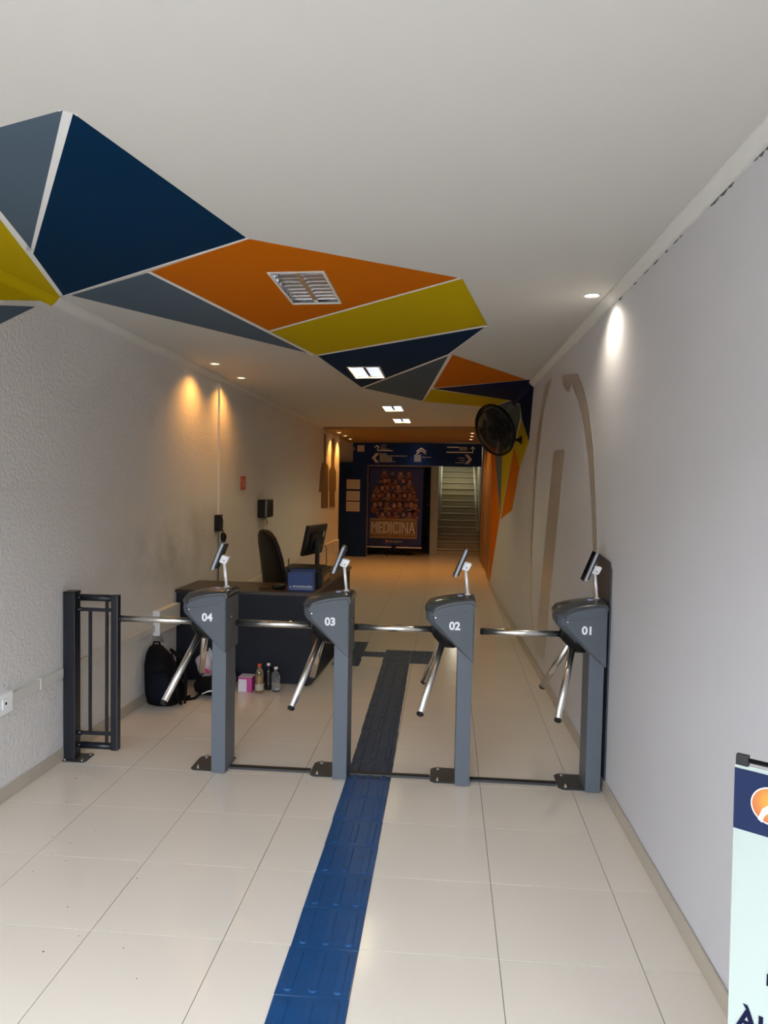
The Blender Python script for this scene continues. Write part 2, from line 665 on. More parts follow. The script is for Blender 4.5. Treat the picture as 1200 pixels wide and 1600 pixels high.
# ---------------- walls
bm = B()
prism(bm, [(LX(Y0), Y0), (LX(YL), YL), (LX(YL) - 0.16, YL), (LX(Y0) - 0.16, Y0)], 'xy', -0.02, 2.86)
wall_left = struct('wall_left', bm, wallL_m)
bm = B()
prism(bm, [(RX(Y0), Y0), (RX(YR), YR), (RX(YR) + 0.16, YR), (RX(Y0) + 0.16, Y0)], 'xy', -0.02, 2.86)
wall_right = struct('wall_right', bm, wallR_m)
bm = B(); box(bm, 0.745, 0.90, YR, 16.4, -0.02, 2.62)
wall_rb = struct('wall_right_back', bm, brown_m)
for ya, yb, p in ((11.94, 12.10, 0.022), (13.0, 13.12, 0.018), (14.3, 14.42, 0.018), (15.3, 15.44, 0.02)):
    bm = B(); box(bm, 0.745 - p, 0.745, ya, yb, 0.0, 2.44)
    obj('door_frame_upright', bm, jamb_m, wall_rb, bevel=0.003)
for ya, yb in ((12.10, 13.0), (14.42, 15.3)):
    bm = B(); box(bm, 0.737, 0.745, ya, yb, 0.0, 2.15)
    obj('wood_panel', bm, jamb_m, wall_rb)
# lobby shell
bm = B(); box(bm, -3.05, -2.9, YL - 0.2, 16.2, -0.02, 2.6); struct('wall_lobby_left', bm, back_m)
bm = B(); box(bm, -3.0, LX(YL) - 0.16, YL - 0.16, YL - 0.0, -0.02, 2.6); struct('wall_lobby_return', bm, back_m)
bm = B(); box(bm, -3.0, -1.69, 15.88, 16.02, -0.02, 2.6); struct('wall_back', bm, back_m)
bm = B(); box(bm, -1.90, -1.76, 16.02, 21.9, -0.02, 2.6); struct('wall_recess_left', bm, back_m)
bm = B(); box(bm, -0.345, -0.175, 16.45, 21.9, -0.02, 2.6); struct('wall_stair_partition', bm, mat('partition_paint', (0.42, 0.44, 0.38), 0.6))
bm = B(); box(bm, 0.775, 0.92, 16.4, 21.9, -0.02, 2.6); struct('wall_stair_right', bm, back_m)
bm = B(); box(bm, -1.90, 0.92, 21.75, 21.9, -0.02, 2.6); struct('wall_back_end', bm, back_m)

# cornices (stepped plaster profile) and skirting tiles
def cornice(name, fx, sgn, ya, yb, s, m):
    """sgn +1: profile grows towards +x (left wall)"""
    prof = [(0, -1.0), (0.16, -1.0), (0.20, -0.86), (0.34, -0.80), (0.62, -0.52), (0.82, -0.26), (0.86, -0.18), (1.0, -0.15), (1.0, 0.0), (0, 0)]
    bm = B()
    rings = []
    for y in (ya, yb):
        x0 = fx(y)
        rings.append([(x0 + sgn * p[0] * s, y, ZC(x0 + sgn * s, y) + p[1] * s) for p in prof])
    loft(bm, rings)
    return struct(name, bm, m)


cornice('trim_1', RX, -1, Y0, 7.36, 0.047, trim_m)
cornice('trim_5', RX, -1, 7.36, 8.95, 0.047, navyR_m)
cornice('trim_6', RX, -1, 8.95, 10.35, 0.047, slate_m)
cornice('trim_7', RX, -1, 10.35, YR, 0.047, trim_m)
cornice('trim_2', LX, 1, 4.03, 6.90, 0.050, trim_m)
cornice('trim_3', LX, 1, 6.93, 12.05, 0.026, trim_m)
cornice('trim_4', LX, 1, Y0, 4.03, 0.050, yellow_m)


def skirting(name, fx, sgn, ya, yb):
    bm = B()
    prism(bm, [(fx(ya), ya), (fx(yb), yb), (fx(yb) + sgn * 0.004, yb), (fx(ya) + sgn * 0.004, ya)], 'xy', 0.0, 0.071)
    root = struct(name, bm, grout_m)
    y = ya + 0.001
    off = TY0 + 0.21
    ends = [ya] + [off + k * 0.5 for k in range(-7, 30) if ya < off + k * 0.5 < yb] + [yb]
    for a, c in zip(ends, ends[1:]):
        a2, c2 = a + 0.0008, c - 0.0008
        if c2 - a2 < 0.02:
            continue
        bm = B()
        prism(bm, [(fx(a2) + sgn * 0.003, a2), (fx(c2) + sgn * 0.003, c2), (fx(c2) + sgn * 0.011, c2), (fx(a2) + sgn * 0.011, a2)], 'xy', 0.001, 0.074)
        obj('skirting_tile', bm, base_m, root)
    return root


skirting('baseboard_left', LX, 1, Y0, YL)
skirting('baseboard_right', RX, -1, Y0, YR)

# ---------------- painted mural and logo film on the walls


def wall_film(name, side, pts, m, parent, t=0.002):
    f, s = (RX, -1) if side == 'r' else (LX, 1)
    bm = B()
    loft(bm, [[(f(p[0]), p[0], p[1]) for p in pts], [(f(p[0]) + s * t, p[0], p[1]) for p in pts]])
    return obj(name, bm, m, parent)


wall_film('navy_painted_facet', 'r', [(7.35, 2.615), (7.584, 2.098), (8.21, 2.369), (8.427, 2.549), (8.839, 2.60), (8.839, 2.62), (7.35, 2.64)], navyR_m, wall_right)
wall_film('slate_painted_facet', 'r', [(9.036, 2.60), (8.455, 2.545), (8.363, 2.395), (8.857, 2.136), (9.79, 2.097), (10.945, 2.049), (10.2, 2.58)], slate_m, wall_right)
wall_film('slate_painted_facet', 'r', [(11.401, 2.06), (10.306, 2.10), (10.323, 1.195)], slate_m, wall_right)
wall_film('yellow_painted_facet', 'r', [(8.208, 2.362), (7.583, 2.095), (8.295, 1.835), (8.915, 2.101), (8.791, 2.133)], yellow_m, wall_right)
wall_film('yellow_painted_facet', 'r', [(10.306, 2.09), (8.915, 2.101), (10.323, 1.195)], yellow_m, wall_right)
wall_film('orange_painted_facet', 'r', [(8.911, 2.086), (8.295, 1.835), (8.935, 1.342), (10.268, 1.163)], orange_m, wall_right)
wall_film('orange_painted_facet', 'r', [(11.92, 2.44), (10.96, 2.44), (11.38, 2.05), (10.409, 1.173), (11.817, 0.092), (11.92, 0.08)], orange_m, wall_right)
wall_film('yellow_painted_facet', 'l', [(2.7, 2.345), (3.568, 2.545), (4.03, 2.65), (4.03, 2.66), (2.7, 2.70)], yellow_m, wall_left)
wall_film('slate_painted_facet', 'l', [(2.7, 2.31), (3.567, 2.52), (3.873, 2.583), (3.567, 2.428), (3.28, 2.285), (2.7, 2.03)], slate_m, wall_left)
wall_film('tan_logo_bar', 'r', [(6.08, 1.937), (5.574, 1.938), (6.255, 0.206), (6.768, 0.138)], tan_m, wall_right)
wall_film('tan_logo_arch', 'r', [(6.621, 2.542), (6.282, 2.541), (6.652, 2.322), (6.798, 2.107), (6.98, 1.822), (7.13, 1.097), (7.052, 0.498),
                                (6.78, 0.195), (6.899, 0.167), (7.137, 0.483), (7.262, 1.085), (7.16, 1.886), (6.939, 2.232)], tan_m, wall_right)
wall_film('tan_logo_arch', 'r', [(5.802, 2.506), (5.157, 2.426), (4.973, 2.314), (4.775, 2.15), (4.612, 1.903), (4.493, 1.558), (4.424, 1.306), (4.40, 1.0),
                                (4.50, 1.0), (4.541, 1.294), (4.609, 1.515), (4.746, 1.829), (4.915, 2.06), (5.151, 2.249), (5.4, 2.388), (5.465, 2.341), (5.592, 2.356), (5.735, 2.43)], tan_m, wall_right)

for k, (pts, lab) in enumerate((
        ([(12.185, 2.398), (12.341, 2.405), (12.382, 1.932), (12.628, 1.875), (12.637, 1.421), (12.639, 1.161), (12.03, 1.176), (12.01, 1.441), (11.834, 1.444), (11.939, 1.771), (12.061, 1.916), (12.241, 1.946)],
         'brown paddle-shaped wall silhouette with thin handle, nearer the desk'),
        ([(12.857, 2.34), (13.146, 2.373), (13.213, 1.876), (13.395, 1.784), (13.426, 1.453), (13.297, 1.427), (13.344, 1.153), (12.788, 1.165), (12.765, 1.436), (12.713, 1.455), (12.712, 1.814), (12.877, 1.879)],
         'brown paddle-shaped wall silhouette with broad handle, beside the navy partition'))):
    tag(wall_film('wall_decal', 'l', pts, decal_m, None, 0.006), lab, 'wall decal')

flake_m = mat('exposed_dark_plaster', (0.10, 0.10, 0.10), 0.9, var=(60, 0.6))
bm = B()
yy = 2.1
while yy < 4.2:
    L_ = random.uniform(0.03, 0.10)
    if random.random() < (0.75 if yy < 2.75 or 3.3 < yy < 3.6 else 0.2):
        zt = ZC(RX(yy), yy) - 0.048
        hgt = random.uniform(0.004, 0.013)
        pts = [(yy, zt), (yy + L_, zt), (yy + L_ * 0.8, zt - hgt * 0.6), (yy + L_ * 0.45, zt - hgt), (yy + L_ * 0.15, zt - hgt * 0.5)]
        loft(bm, [[(RX(p[0]) - 0.0002, p[0], p[1]) for p in pts], [(RX(p[0]) - 0.002, p[0], p[1]) for p in pts]])
    yy += L_
fl = obj('flaked_paint', bm, flake_m, wall_right); fl['kind'] = 'stuff'
bm = B()
for (x, y) in ((-1.45, 2.72), (-1.62, 3.05), (-1.72, 3.1), (-1.66, 3.2), (-1.78, 3.25), (-1.60, 3.32), (-1.70, 2.95), (-1.30, 2.55), (-1.40, 2.45), (-1.1, 2.5), (-1.25, 2.95), (-2.0, 3.9), (-2.02, 4.0), (-1.0, 2.35), (-0.72, 4.0), (-1.9, 3.6)):
    x += random.uniform(-.02, .02); q = random.uniform(0.002, 0.0045)
    lathe(bm, [(q, 0.0), (q * 0.8, 0.001), (0.0002, 0.0014)], (x, y, 0), n=6)
db = obj('floor_debris', bm, blackp_m, None); db['kind'] = 'stuff'; tag(db, 'tiny dark specks of dirt scattered on the left floor tiles', 'debris')

# ------------------------------------------------------------------ ceiling lights
tilt = (math.atan(-0.021), -math.atan(0.017), 0)


def troffer(i, lit, label):
    cx, cy, w, l = troffers[i]
    t = thing('troffer_light', label, 'ceiling light', (cx, cy, ZC(cx, cy)), group='recessed louvred ceiling lights')
    t.rotation_euler = tilt
    w -= 0.004; l -= 0.004
    bm = B()
    for a in (-1, 1):
        x = a * w / 2
        box(bm, min(x, x - a * 0.012), max(x, x - a * 0.012), -l / 2, l / 2, -0.006, 0.002)
        yy = a * l / 2
        box(bm, -w / 2 + 0.012, w / 2 - 0.012, min(yy, yy - a * 0.012), max(yy, yy - a * 0.012), -0.006, 0.002)
    obj('frame', bm, ring_m, t)
    bm = B()
    e = 0.001
    x0, x1, y0, y1 = -w / 2 + e, w / 2 - e, -l / 2 + e, l / 2 - e
    box(bm, x0, x1, y0, y1, 0.064, 0.07)
    box(bm, x0, x0 + 0.003, y0, y1, 0.002, 0.064); box(bm, x1 - 0.003, x1, y0, y1, 0.002, 0.064)
    box(bm, x0 + 0.003, x1 - 0.003, y0, y0 + 0.003, 0.002, 0.064); box(bm, x0 + 0.003, x1 - 0.003, y1 - 0.003, y1, 0.002, 0.064)
    obj('housing', bm, refl_m, t)
    for s in (-1, 1):
        bm = B(); cyl(bm, (s * w / 4, -l / 2 + 0.02, 0.045), (s * w / 4, l / 2 - 0.02, 0.045), 0.013, n=12)
        obj('tube_lamp', bm, tube_on if lit else tube_off, t)
    bm = B()
    prism(bm, [(-0.012, 0.004), (0.012, 0.004), (0.004, 0.034), (-0.004, 0.034)], 'xz', -l / 2 + 0.014, l / 2 - 0.014)
    obj('centre_spine', bm, refl_m, t)
    n = 9
    for k in range(1, n):
        yy = -l / 2 + l * k / n
        bm = B(); prism(bm, [(yy - 0.002, 0.004), (yy + 0.002, 0.004), (yy + 0.006, 0.028), (yy - 0.006, 0.028)], 'yz', -w / 2 + 0.012, w / 2 - 0.012)
        obj('louvre_blade', bm, refl_m, t)
    return t


troffer(0, False, 'unlit louvred ceiling light set in the orange painted facet')
troffer(1, True, 'lit louvred ceiling light set in the navy painted facet')
troffer(2, True, 'lit louvred ceiling light in plain ceiling, just beyond the slate facet')
troffer(3, True, 'farthest lit louvred ceiling light, near the brown ceiling section')


def downlight(x, y, z, kind, label, energy, size=1.15, color=None, aim=(0, 0, -1), group='round recessed downlights'):
    t = thing('downlight', label, 'ceiling light', (x, y, z), group=group)
    bm = B()
    n = 20
    rings = [circ((0, 0, h), (0, 0, 1), r, n) for r, h in ((0.050, 0.0), (0.050, -0.004), (0.040, -0.006), (0.034, 0.0), (0.034, 0.03), (0.0375, 0.03), (0.0375, 0.0))]
    loft(bm, rings + [rings[0]], caps=False, smooth=False)
    obj('trim_ring', bm, ring_m, t)
    bm = B(); lathe(bm, [(0.001, -0.006), (0.022, -0.005), (0.032, 0.001), (0.033, 0.02), (0.001, 0.021)], n=18)
    obj('lamp', bm, lamp_cool if kind == 'cool' else lamp_warm, t)
    spot('downlight_beam', (x, y, z - 0.030), energy, color or (WARM if kind == 'warm' else (1.0, 0.90, 0.74)), size, 1.0, 0.02, aim)
    return t


downlight(0.770, 4.199, ZC(0.770, 4.199), 'cool', 'bright white downlight beside the right wall cornice', 18, 2.5, aim=(0.08, 0, -1))
downlight(-1.965, 6.167, ZC(-1.965, 6.167), 'warm', 'warm downlight near the left wall, first before the white conduit', 23, 2.35, aim=(-0.10, 0, -1))
downlight(-1.952, 6.925, ZC(-1.952, 6.925), 'warm', 'warm downlight near the left wall, above the vertical white conduit', 23, 2.35, aim=(-0.10, 0, -1))
labs = ['warm downlight in brown ceiling, left row, nearest', 'warm downlight in brown ceiling, left row, middle', 'warm downlight in brown ceiling, left row, farthest',
        'warm downlight in brown ceiling, right row, nearest', 'warm downlight in brown ceiling, right row, middle', 'warm downlight in brown ceiling, right row, farthest']
for (x, y), lb in zip(downs_back, labs):
    downlight(x, y, ZC(x, y) - 0.03, 'warm', lb, 46, 2.0, group='downlights in the brown ceiling')
downlight(-0.636, 15.52, ZC(-0.636, 15.52), 'cool', 'white downlight in front of the navy direction sign', 5, 1.8)

# ------------------------------------------------------------------ turnstiles
TSY = 4.15


def make_turnstile():
    t = thing('turnstile', '', 'turnstile', (0, TSY, 0), group='tripod turnstiles across the hall')
    bm = B(); box(bm, -0.0405, 0.0405, -0.09, 0.10, 0.006, 0.80)
    obj('post', bm, post_m, t, bevel=0.003)
    # base plate with clipped corners
    bm = B(); prism(bm, [(-0.155, -0.062), (0.035, -0.062), (0.035, 0.155), (-0.155, 0.155), (-0.178, 0.13), (-0.178, -0.037)], 'xy', 0.0, 0.006)
    bp_ = obj('base_plate', bm, plate_m, t, bevel=0.0015, seg=1)
    for (x, y) in ((-0.135, -0.03), (-0.135, 0.125)):
        bm = B(); lathe(bm, [(0.012, 0.006), (0.012, 0.008), (0.0085, 0.009), (0.0085, 0.015), (0.005, 0.016), (0.005, 0.022)], (x, y, 0), n=8)
        obj('bolt', bm, chrome_m, bp_)
    # head: wedge-shaped moulded housing
    out = [(-0.181, 0.946), (-0.179, 0.962), (-0.172, 0.978), (-0.159, 0.990), (-0.115, 1.007), (-0.069, 1.018), (-0.02, 1.026), (0.022, 1.031), (0.038, 1.028), (0.046, 1.013),
           (0.047, 0.90), (0.046, 0.702), (0.040, 0.702), (0.028, 0.712), (-0.05, 0.786), (-0.11, 0.845), (-0.168, 0.905), (-0.178, 0.922)]

    def ring(y, kl, inset):
        cx, cz = -0.05, 0.90
        r = []
        for (x, z) in out:
            w = max(0.0, min(1.0, (0.03 - x) / 0.21))
            xx = x - kl * w * 0.05
            dx, dz = xx - cx, z - cz
            L = math.hypot(dx, dz)
            r.append((xx - dx / L * inset, y, z - dz / L * inset))
        return r
    bm = B()
    loft(bm, [ring(-0.12, -0.15, 0.010), ring(-0.118, -0.1, 0.005), ring(-0.112, 0.0, 0.001), ring(-0.098, 0.35, 0.0), ring(-0.075, 0.65, 0.0), ring(-0.045, 0.8, 0.0),
              ring(0.08, 0.8, 0.0), ring(0.115, 0.5, 0.0), ring(0.132, 0.1, 0.001), ring(0.14, -0.1, 0.008)])
    for f in bm.faces:
        f.smooth = False
    head = obj('head_housing', bm, head_m, t)
    # moulded upper band of the front face, standing a little proud
    band = [(-0.180, 0.951), (-0.177, 0.966), (-0.170, 0.978), (-0.157, 0.988), (-0.115, 1.003), (-0.069, 1.014), (-0.02, 1.022), (0.020, 1.026), (0.036, 1.020), (0.040, 1.005), (0.023, 0.989), (-0.011, 0.970), (-0.09, 0.958)]
    bm = B(); prism(bm, band, 'xz', -0.1225, -0.113)
    obj('front_band', bm, head_m, head, bevel=0.0015, seg=1)
    bm = B(); cyl(bm, (0.046, -0.02, 0.89), (0.050, -0.02, 0.89), 0.006, n=8)
    obj('side_screw', bm, chrome_m, head)
    bm = B(); cyl(bm, (-0.165, -0.1205, 0.942), (-0.165, -0.117, 0.942), 0.0035, n=8)
    obj('front_screw', bm, chrome_m, head)
    # glossy lid
    top = [(-0.177, 0.973), (-0.159, 0.990), (-0.115, 1.007), (-0.069, 1.018), (-0.02, 1.026), (0.022, 1.031), (0.040, 1.026), (0.046, 1.008)]
    bm = B()
    rings = []
    N = 12
    for i in range(N + 1):
        u = i / N
        y = -0.116 + 0.262 * u
        d = 0.028 * math.sin(PI * min(1, max(0.0, 0.04 + 0.94 * u))) ** 0.55
        kl = min(1.0, 4 * u) * min(1.0, 4 * (1 - u)) * 0.85
        up, dn = [], []
        for (x, z) in top:
            w = max(0.0, min(1.0, (0.03 - x) / 0.21))
            xx = x - kl * w * 0.055
            edge = 1.0 if x < 0.02 else 0.92
            up.append((xx + (0.006 if x > 0.03 else -0.002 * w), y, z + d * edge - (0.012 if x < -0.17 else 0)))
            dn.append((xx, y, z - 0.006))
        rings.append(up + dn[::-1])
    loft(bm, rings, smooth=True)
    lid = obj('lid', bm, lid_m, t)
    bm = B(); lathe(bm, [(0.001, 1.048), (0.018, 1.049), (0.017, 1.0545), (0.012, 1.0560), (0.001, 1.0565)], (-0.03, -0.02, 0), n=14)
    o = obj('status_light', bm, mat('pale_blue_indicator', (0.35, 0.42, 0.75), 0.25), lid)
    # black rotor hub, axis tilted 45 degrees
    a = Vector((-1, 0, -1)).normalized()
    c = Vector((-0.098, 0, 0.845))
    bm = B(); lathe(bm, [(0.094, -0.03), (0.097, 0.0), (0.097, 0.024), (0.090, 0.038), (0.066, 0.062), (0.058, 0.070), (0.001, 0.072)], c, a, n=28)
    hub = obj('rotor_hub', bm, blackp_m, t)
    bm = B(); lathe(bm, [(0.096, -0.012), (0.100, -0.006), (0.100, 0.006), (0.096, 0.012)], c, a, n=28)
    obj('hub_collar', bm, blackp_m, hub)
    Mc = Vector((-0.105, 0.0, 0.852))
    for d in (Vector((-1, 0, 0)), Vector((-0.25, -0.612, -0.75)), Vector((-0.25, 0.612, -0.75))):
        d.normalize()
        p1 = Mc + d * 0.512
        bm = B(); cyl(bm, Mc + d * 0.055, p1, 0.0185, n=18)
        arm = obj('arm', bm, chrome_m, t)
        bm = B(); lathe(bm, [(0.0195, -0.006), (0.0195, 0.002), (0.015, 0.008), (0.001, 0.009)], p1, d, n=16)
        obj('end_cap', bm, blackp_m, arm)
        bm = B(); cyl(bm, Mc + d * 0.05, Mc + d * 0.082, 0.024, 0.021, n=14)
        obj('arm_socket', bm, blackp_m, arm)
    # stem and face reader
    bm = B(); cyl(bm, (0.011, 0.01, 1.050), (-0.005, 0.01, 1.200), 0.0085, n=14)
    lathe(bm, [(0.022, 1.048), (0.022, 1.053), (0.012, 1.060), (0.001, 1.061)], (0.011, 0.01, 0), n=14)
    obj('stem', bm, mat('bright_satin_steel', (0.93, 0.93, 0.92), 0.3, 0.25), t)
    bm = B(); prism(bm, [(-0.012, 1.240), (0.026, 1.231), (0.027, 1.222), (0.010, 1.189), (-0.022, 1.194), (-0.030, 1.203)], 'xz', -0.012, 0.030)
    br = obj('reader_bracket', bm, whitep_m, t, bevel=0.003)
    bm = B(); cyl(bm, (0.0, -0.0135, 1.207), (0.0, -0.0115, 1.207), 0.0035, n=8)
    obj('bracket_screw', bm, blackp_m, br)
    L = Vector((0.062, 0, 0.158)).normalized()
    Nn = Vector((-L.z, 0, L.x))
    cc = Vector((-0.034, 0.010, 1.232))

    def slab(bm, l0, l1, n0, n1, w0, w1):
        P = [cc + L * a_ + Nn * b_ + Vector((0, w, 0)) for w in (w0, w1) for (a_, b_) in ((l0, n0), (l1, n0), (l1, n1), (l0, n1))]
        vs = [bm.verts.new(p) for p in P]
        for f in ((0, 1, 2, 3), (7, 6, 5, 4), (0, 4, 5, 1), (1, 5, 6, 2), (2, 6, 7, 3), (3, 7, 4, 0)):
            bm.faces.new([vs[i] for i in f])
    bm = B(); slab(bm, -0.082, 0.082, -0.008, 0.006, -0.044, 0.044)
    rd = obj('face_reader', bm, silver_m, t, bevel=0.003)
    bm = B(); slab(bm, -0.086, 0.086, 0.006, 0.011, -0.047, 0.047)
    obj('reader_screen', bm, screen_m, rd, bevel=0.002)
    bm = B(); slab(bm, -0.070, 0.078, -0.017, -0.008, -0.036, 0.040)
    obj('reader_back_cover', bm, blackp_m, rd, bevel=0.002)
    return t


TS = [(-1.2568, '04', 'grey tripod turnstile numbered 04, leftmost, in front of the desk'),
      (-0.5619, '03', 'grey tripod turnstile numbered 03, left of the blue tactile strip'),
      (0.1225, '02', 'grey tripod turnstile numbered 02, right of the blue tactile strip'),
      (0.8315, '01', 'grey tripod turnstile numbered 01, against the right wall')]
proto = make_turnstile()
for i, (x, num, lab) in enumerate(TS):
    o = proto if i == 0 else copy_tree(proto)
    o.location = (x, TSY, 0)
    o['label'] = lab
for o, (x, num, lab) in zip([p for p in COL.objects if p.name.startswith('turnstile') and p.type == 'EMPTY'], TS):
    num = [n for (xx, n, l) in TS if abs(xx - o.location.x) < 0.1][0]
    text_obj('number_print', num, 0.060, white_ink, o, (-0.060, -0.1212, 0.8985), depth=0.0006, weight=0.0022)

# threshold cable covers between the posts
for (a, c, lab) in ((-1.21, -0.745, 'black floor cable cover at left, from the desk-side turnstile towards the blue strip'), (-0.51, -0.06, 'black cable cover crossing the blue tactile strip'),
                    (0.17, 0.648, 'black floor cable cover at right, ending at the right wall turnstile')):
    bm = B(); zb = 0.008 if a == -0.51 else 0.0
    prism(bm, [(4.135, 0.0), (4.185, 0.0), (4.180, 0.011), (4.172, 0.015), (4.148, 0.015), (4.140, 0.011)], 'yz', a, c)
    o = obj('cable_cover', bm, mat('black_rubber', (0.012, 0.011, 0.010), 0.55), None)
    o.location.z = 0.0 if zb == 0 else 0.0
    tag(o, lab, 'cable cover', 'cable covers between turnstiles')

# tall dark guard post behind turnstile 01
bm = B(); gp = [(4.06, 0.0), (4.39, 0.0), (4.39, 1.262), (4.36, 1.285), (4.10, 1.265), (4.06, 1.225)]
loft(bm, [[(RX(p[0]) - 0.009, p[0], p[1]) for p in gp], [(RX(p[0]) - 0.001, p[0], p[1]) for p in gp]])
g = obj('guard_panel', bm, mat('charcoal_steel', (0.045, 0.05, 0.06), 0.45), None)
tag(g, 'dark grey upright steel panel between turnstile 01 and the right wall', 'panel')

# ------------------------------------------------------------------ swing gate on the left wall
t = thing('swing_gate', 'black steel swing gate with thin inner bars beside the left wall', 'gate', (-2.16, 4.17, 0))
bm = B(); box(bm, -0.052, 0.018, -0.035, 0.035, 0.006, 0.992)
post = obj('post', bm, black_metal, t, bevel=0.003)
bm = B(); box(bm, -0.050, 0.020, -0.037, 0.037, 0.992, 1.000)
obj('post_cap', bm, blackp_m, post)
bm = B(); prism(bm, [(-0.055, -0.055), (0.075, -0.055), (0.09, -0.04), (0.085, 0.075), (-0.035, 0.075)], 'xy', 0.0, 0.006)
bpt = obj('base_plate', bm, plate_m, t)
for (x, y) in ((-0.035, -0.047), (0.066, -0.04), (0.07, 0.055)):
    bm = B(); lathe(bm, [(0.009, 0.006), (0.009, 0.011), (0.005, 0.012), (0.005, 0.017)], (x, y, 0), n=8)
    obj('bolt', bm, chrome_m, bpt)
x0, x1 = 0.040, 0.250
for nm, a, c in (('top_rail', (x0, 0, 0.965), (x1, 0, 0.965)), ('bottom_rail', (x0, 0, 0.086), (x1, 0, 0.086))):
    bm = B(); cyl(bm, a, c, 0.020, n=14); obj(nm, bm, black_metal, t)
bm = B(); box(bm, x1 - 0.022, x1 + 0.022, -0.022, 0.022, 0.066, 0.985); obj('outer_upright', bm, black_metal, t, bevel=0.006)
for z in (0.895, 0.160):
    bm = B(); box(bm, 0.018, x1 - 0.022, -0.007, 0.007, z - 0.010, z + 0.010); obj('inner_rail', bm, black_metal, t)
for x, za, zb in ((0.095, 0.17, 0.885), (0.196, 0.106, 0.946)):
    bm = B(); box(bm, x - 0.0075, x + 0.0075, -0.0075, 0.0075, za, zb); obj('bar', bm, black_metal, t)
for z in (0.965, 0.895, 0.16, 0.086):
    bm = B(); cyl(bm, (0.010, 0, z), (0.046, 0, z), 0.013, n=10); obj('hinge_pin', bm, black_metal, t)

# ------------------------------------------------------------------ reception desk
RZ = 0.0
t = thing('reception_desk', 'dark navy L-shaped reception desk with a brown-black top', 'desk', (0, 0, 0))
bm = B(); box(bm, -2.178, -1.075, 5.875, 5.893, 0.015, 0.735)
obj('front_panel', bm, deskp_m, t, bevel=0.002)
bm = B(); box(bm, -2.178, -1.075, 5.872, 5.8755, 0.655, 0.735)
obj('front_rail', bm, deskp_m, t, bevel=0.001)
bm = B(); prism(bm, [(-1.075, 5.875), (-1.057, 5.875), (-0.985, 7.68), (-1.003, 7.68)], 'xy', 0.015, 0.735)
obj('side_panel', bm, deskp_m, t)
bm = B(); box(bm, -2.178, -2.16, 5.90, 6.35, 0.015, 0.735); obj('end_panel', bm, deskp_m, t)
bm = B(); box(bm, -1.35, -1.003, 7.66, 7.678, 0.015, 0.735); obj('end_panel', bm, deskp_m, t)
bm = B(); prism(bm, [(-2.182, 5.85), (-1.052, 5.85), (-0.975, 7.74), (-1.36, 7.74), (-1.40, 6.40), (-2.168, 6.40)], 'xy', 0.735, 0.760)
obj('desk_top', bm, deskt_m, t, bevel=0.003)
for (x, y) in ((-2.15, 5.9), (-1.10, 5.9), (-1.03, 7.63), (-1.32, 7.63), (-2.15, 6.3)):
    bm = B(); lathe(bm, [(0.018, 0), (0.02, 0.006), (0.01, 0.016)], (x, y, 0), n=10); obj('foot', bm, blackp_m, t)

# ------------------------------------------------------------------ office chair
t = thing('office_chair', 'black high-backed office chair behind the reception desk', 'chair', (-1.455, 7.10, 0), rz=0.70)
bm = B()
rows = [(0.40, 0.17, 0.0), (0.50, 0.20, -0.02), (0.62, 0.225, -0.03), (0.78, 0.235, -0.015), (0.92, 0.225, 0.01), (1.04, 0.20, 0.04), (1.12, 0.165, 0.06), (1.165, 0.11, 0.075), (1.18, 0.04, 0.08)]
rings = []
for z, w, off in rows:
    r = []
    for k in range(16):
        a = 2 * PI * k / 16
        cs, sn = math.cos(a), math.sin(a)
        r.append((-0.24 - off * 1.0 + 0.038 * math.copysign(abs(sn) ** 0.7, sn), w * math.copysign(abs(cs) ** 0.8, cs), z))
    rings.append(r)
loft(bm, rings, smooth=True)
bk = obj('backrest', bm, leather_m, t)
bm = B()
pts = []
for z, w, off in rows:
    pts.append((-0.24 - off, -w - 0.004, z))
for z, w, off in reversed(rows):
    pts.append((-0.24 - off, w + 0.004, z))
tube(bm, pts, 0.008, 8)
obj('piping', bm, leather_m, bk)
bm = B(); sphere(bm, (0.02, 0, 0.46), 0.26, 0.25, 0.055, 20, 8, power=0.6); obj('seat', bm, leather_m, t)
bm = B(); tube(bm, [(0.0, 0, 0.40), (-0.22, 0, 0.39), (-0.285, 0, 0.46), (-0.27, 0, 0.62)], 0.016, 8); obj('back_bracket', bm, blackp_m, t)
bm = B(); lathe(bm, [(0.028, 0.10), (0.028, 0.26), (0.018, 0.26), (0.018, 0.41)], n=14); obj('gas_lift', bm, blackp_m, t)
for k in range(5):
    a = 2 * PI * k / 5 + 0.3
    d = Vector((math.cos(a), math.sin(a), 0))
    bm = B(); tube(bm, [Vector((0, 0, 0.11)), d * 0.15 + Vector((0, 0, 0.10)), d * 0.29 + Vector((0, 0, 0.07))], [0.026, 0.020, 0.013], 8)
    lg = obj('leg', bm, blackp_m, t)
    bm = B(); c = d * 0.29; s = Vector((-d.y, d.x, 0))
    cyl(bm, c - s * 0.022 + Vector((0, 0, 0.028)), c + s * 0.022 + Vector((0, 0, 0.028)), 0.028, n=12)
    obj('castor', bm, blackp_m, lg)

# ------------------------------------------------------------------ things on the desk
DZ = 0.760
t = thing('monitor', 'black computer monitor seen from behind on the reception desk', 'monitor', (-1.235, 7.02, DZ + 0.0), rz=0.0)
bm = B(); box(bm, -0.10, 0.10, -0.11, 0.11, 0.0, 0.012); obj('stand_base', bm, blackp_m, t, bevel=0.004)
bm = B(); box(bm, 0.0, 0.035, -0.035, 0.035, 0.012, 0.33); obj('stand_neck', bm, blackp_m, t, bevel=0.004)
R_ = Matrix.Rotation(math.radians(-15), 4, 'Z') @ Matrix.Rotation(math.radians(12), 4, 'Y')


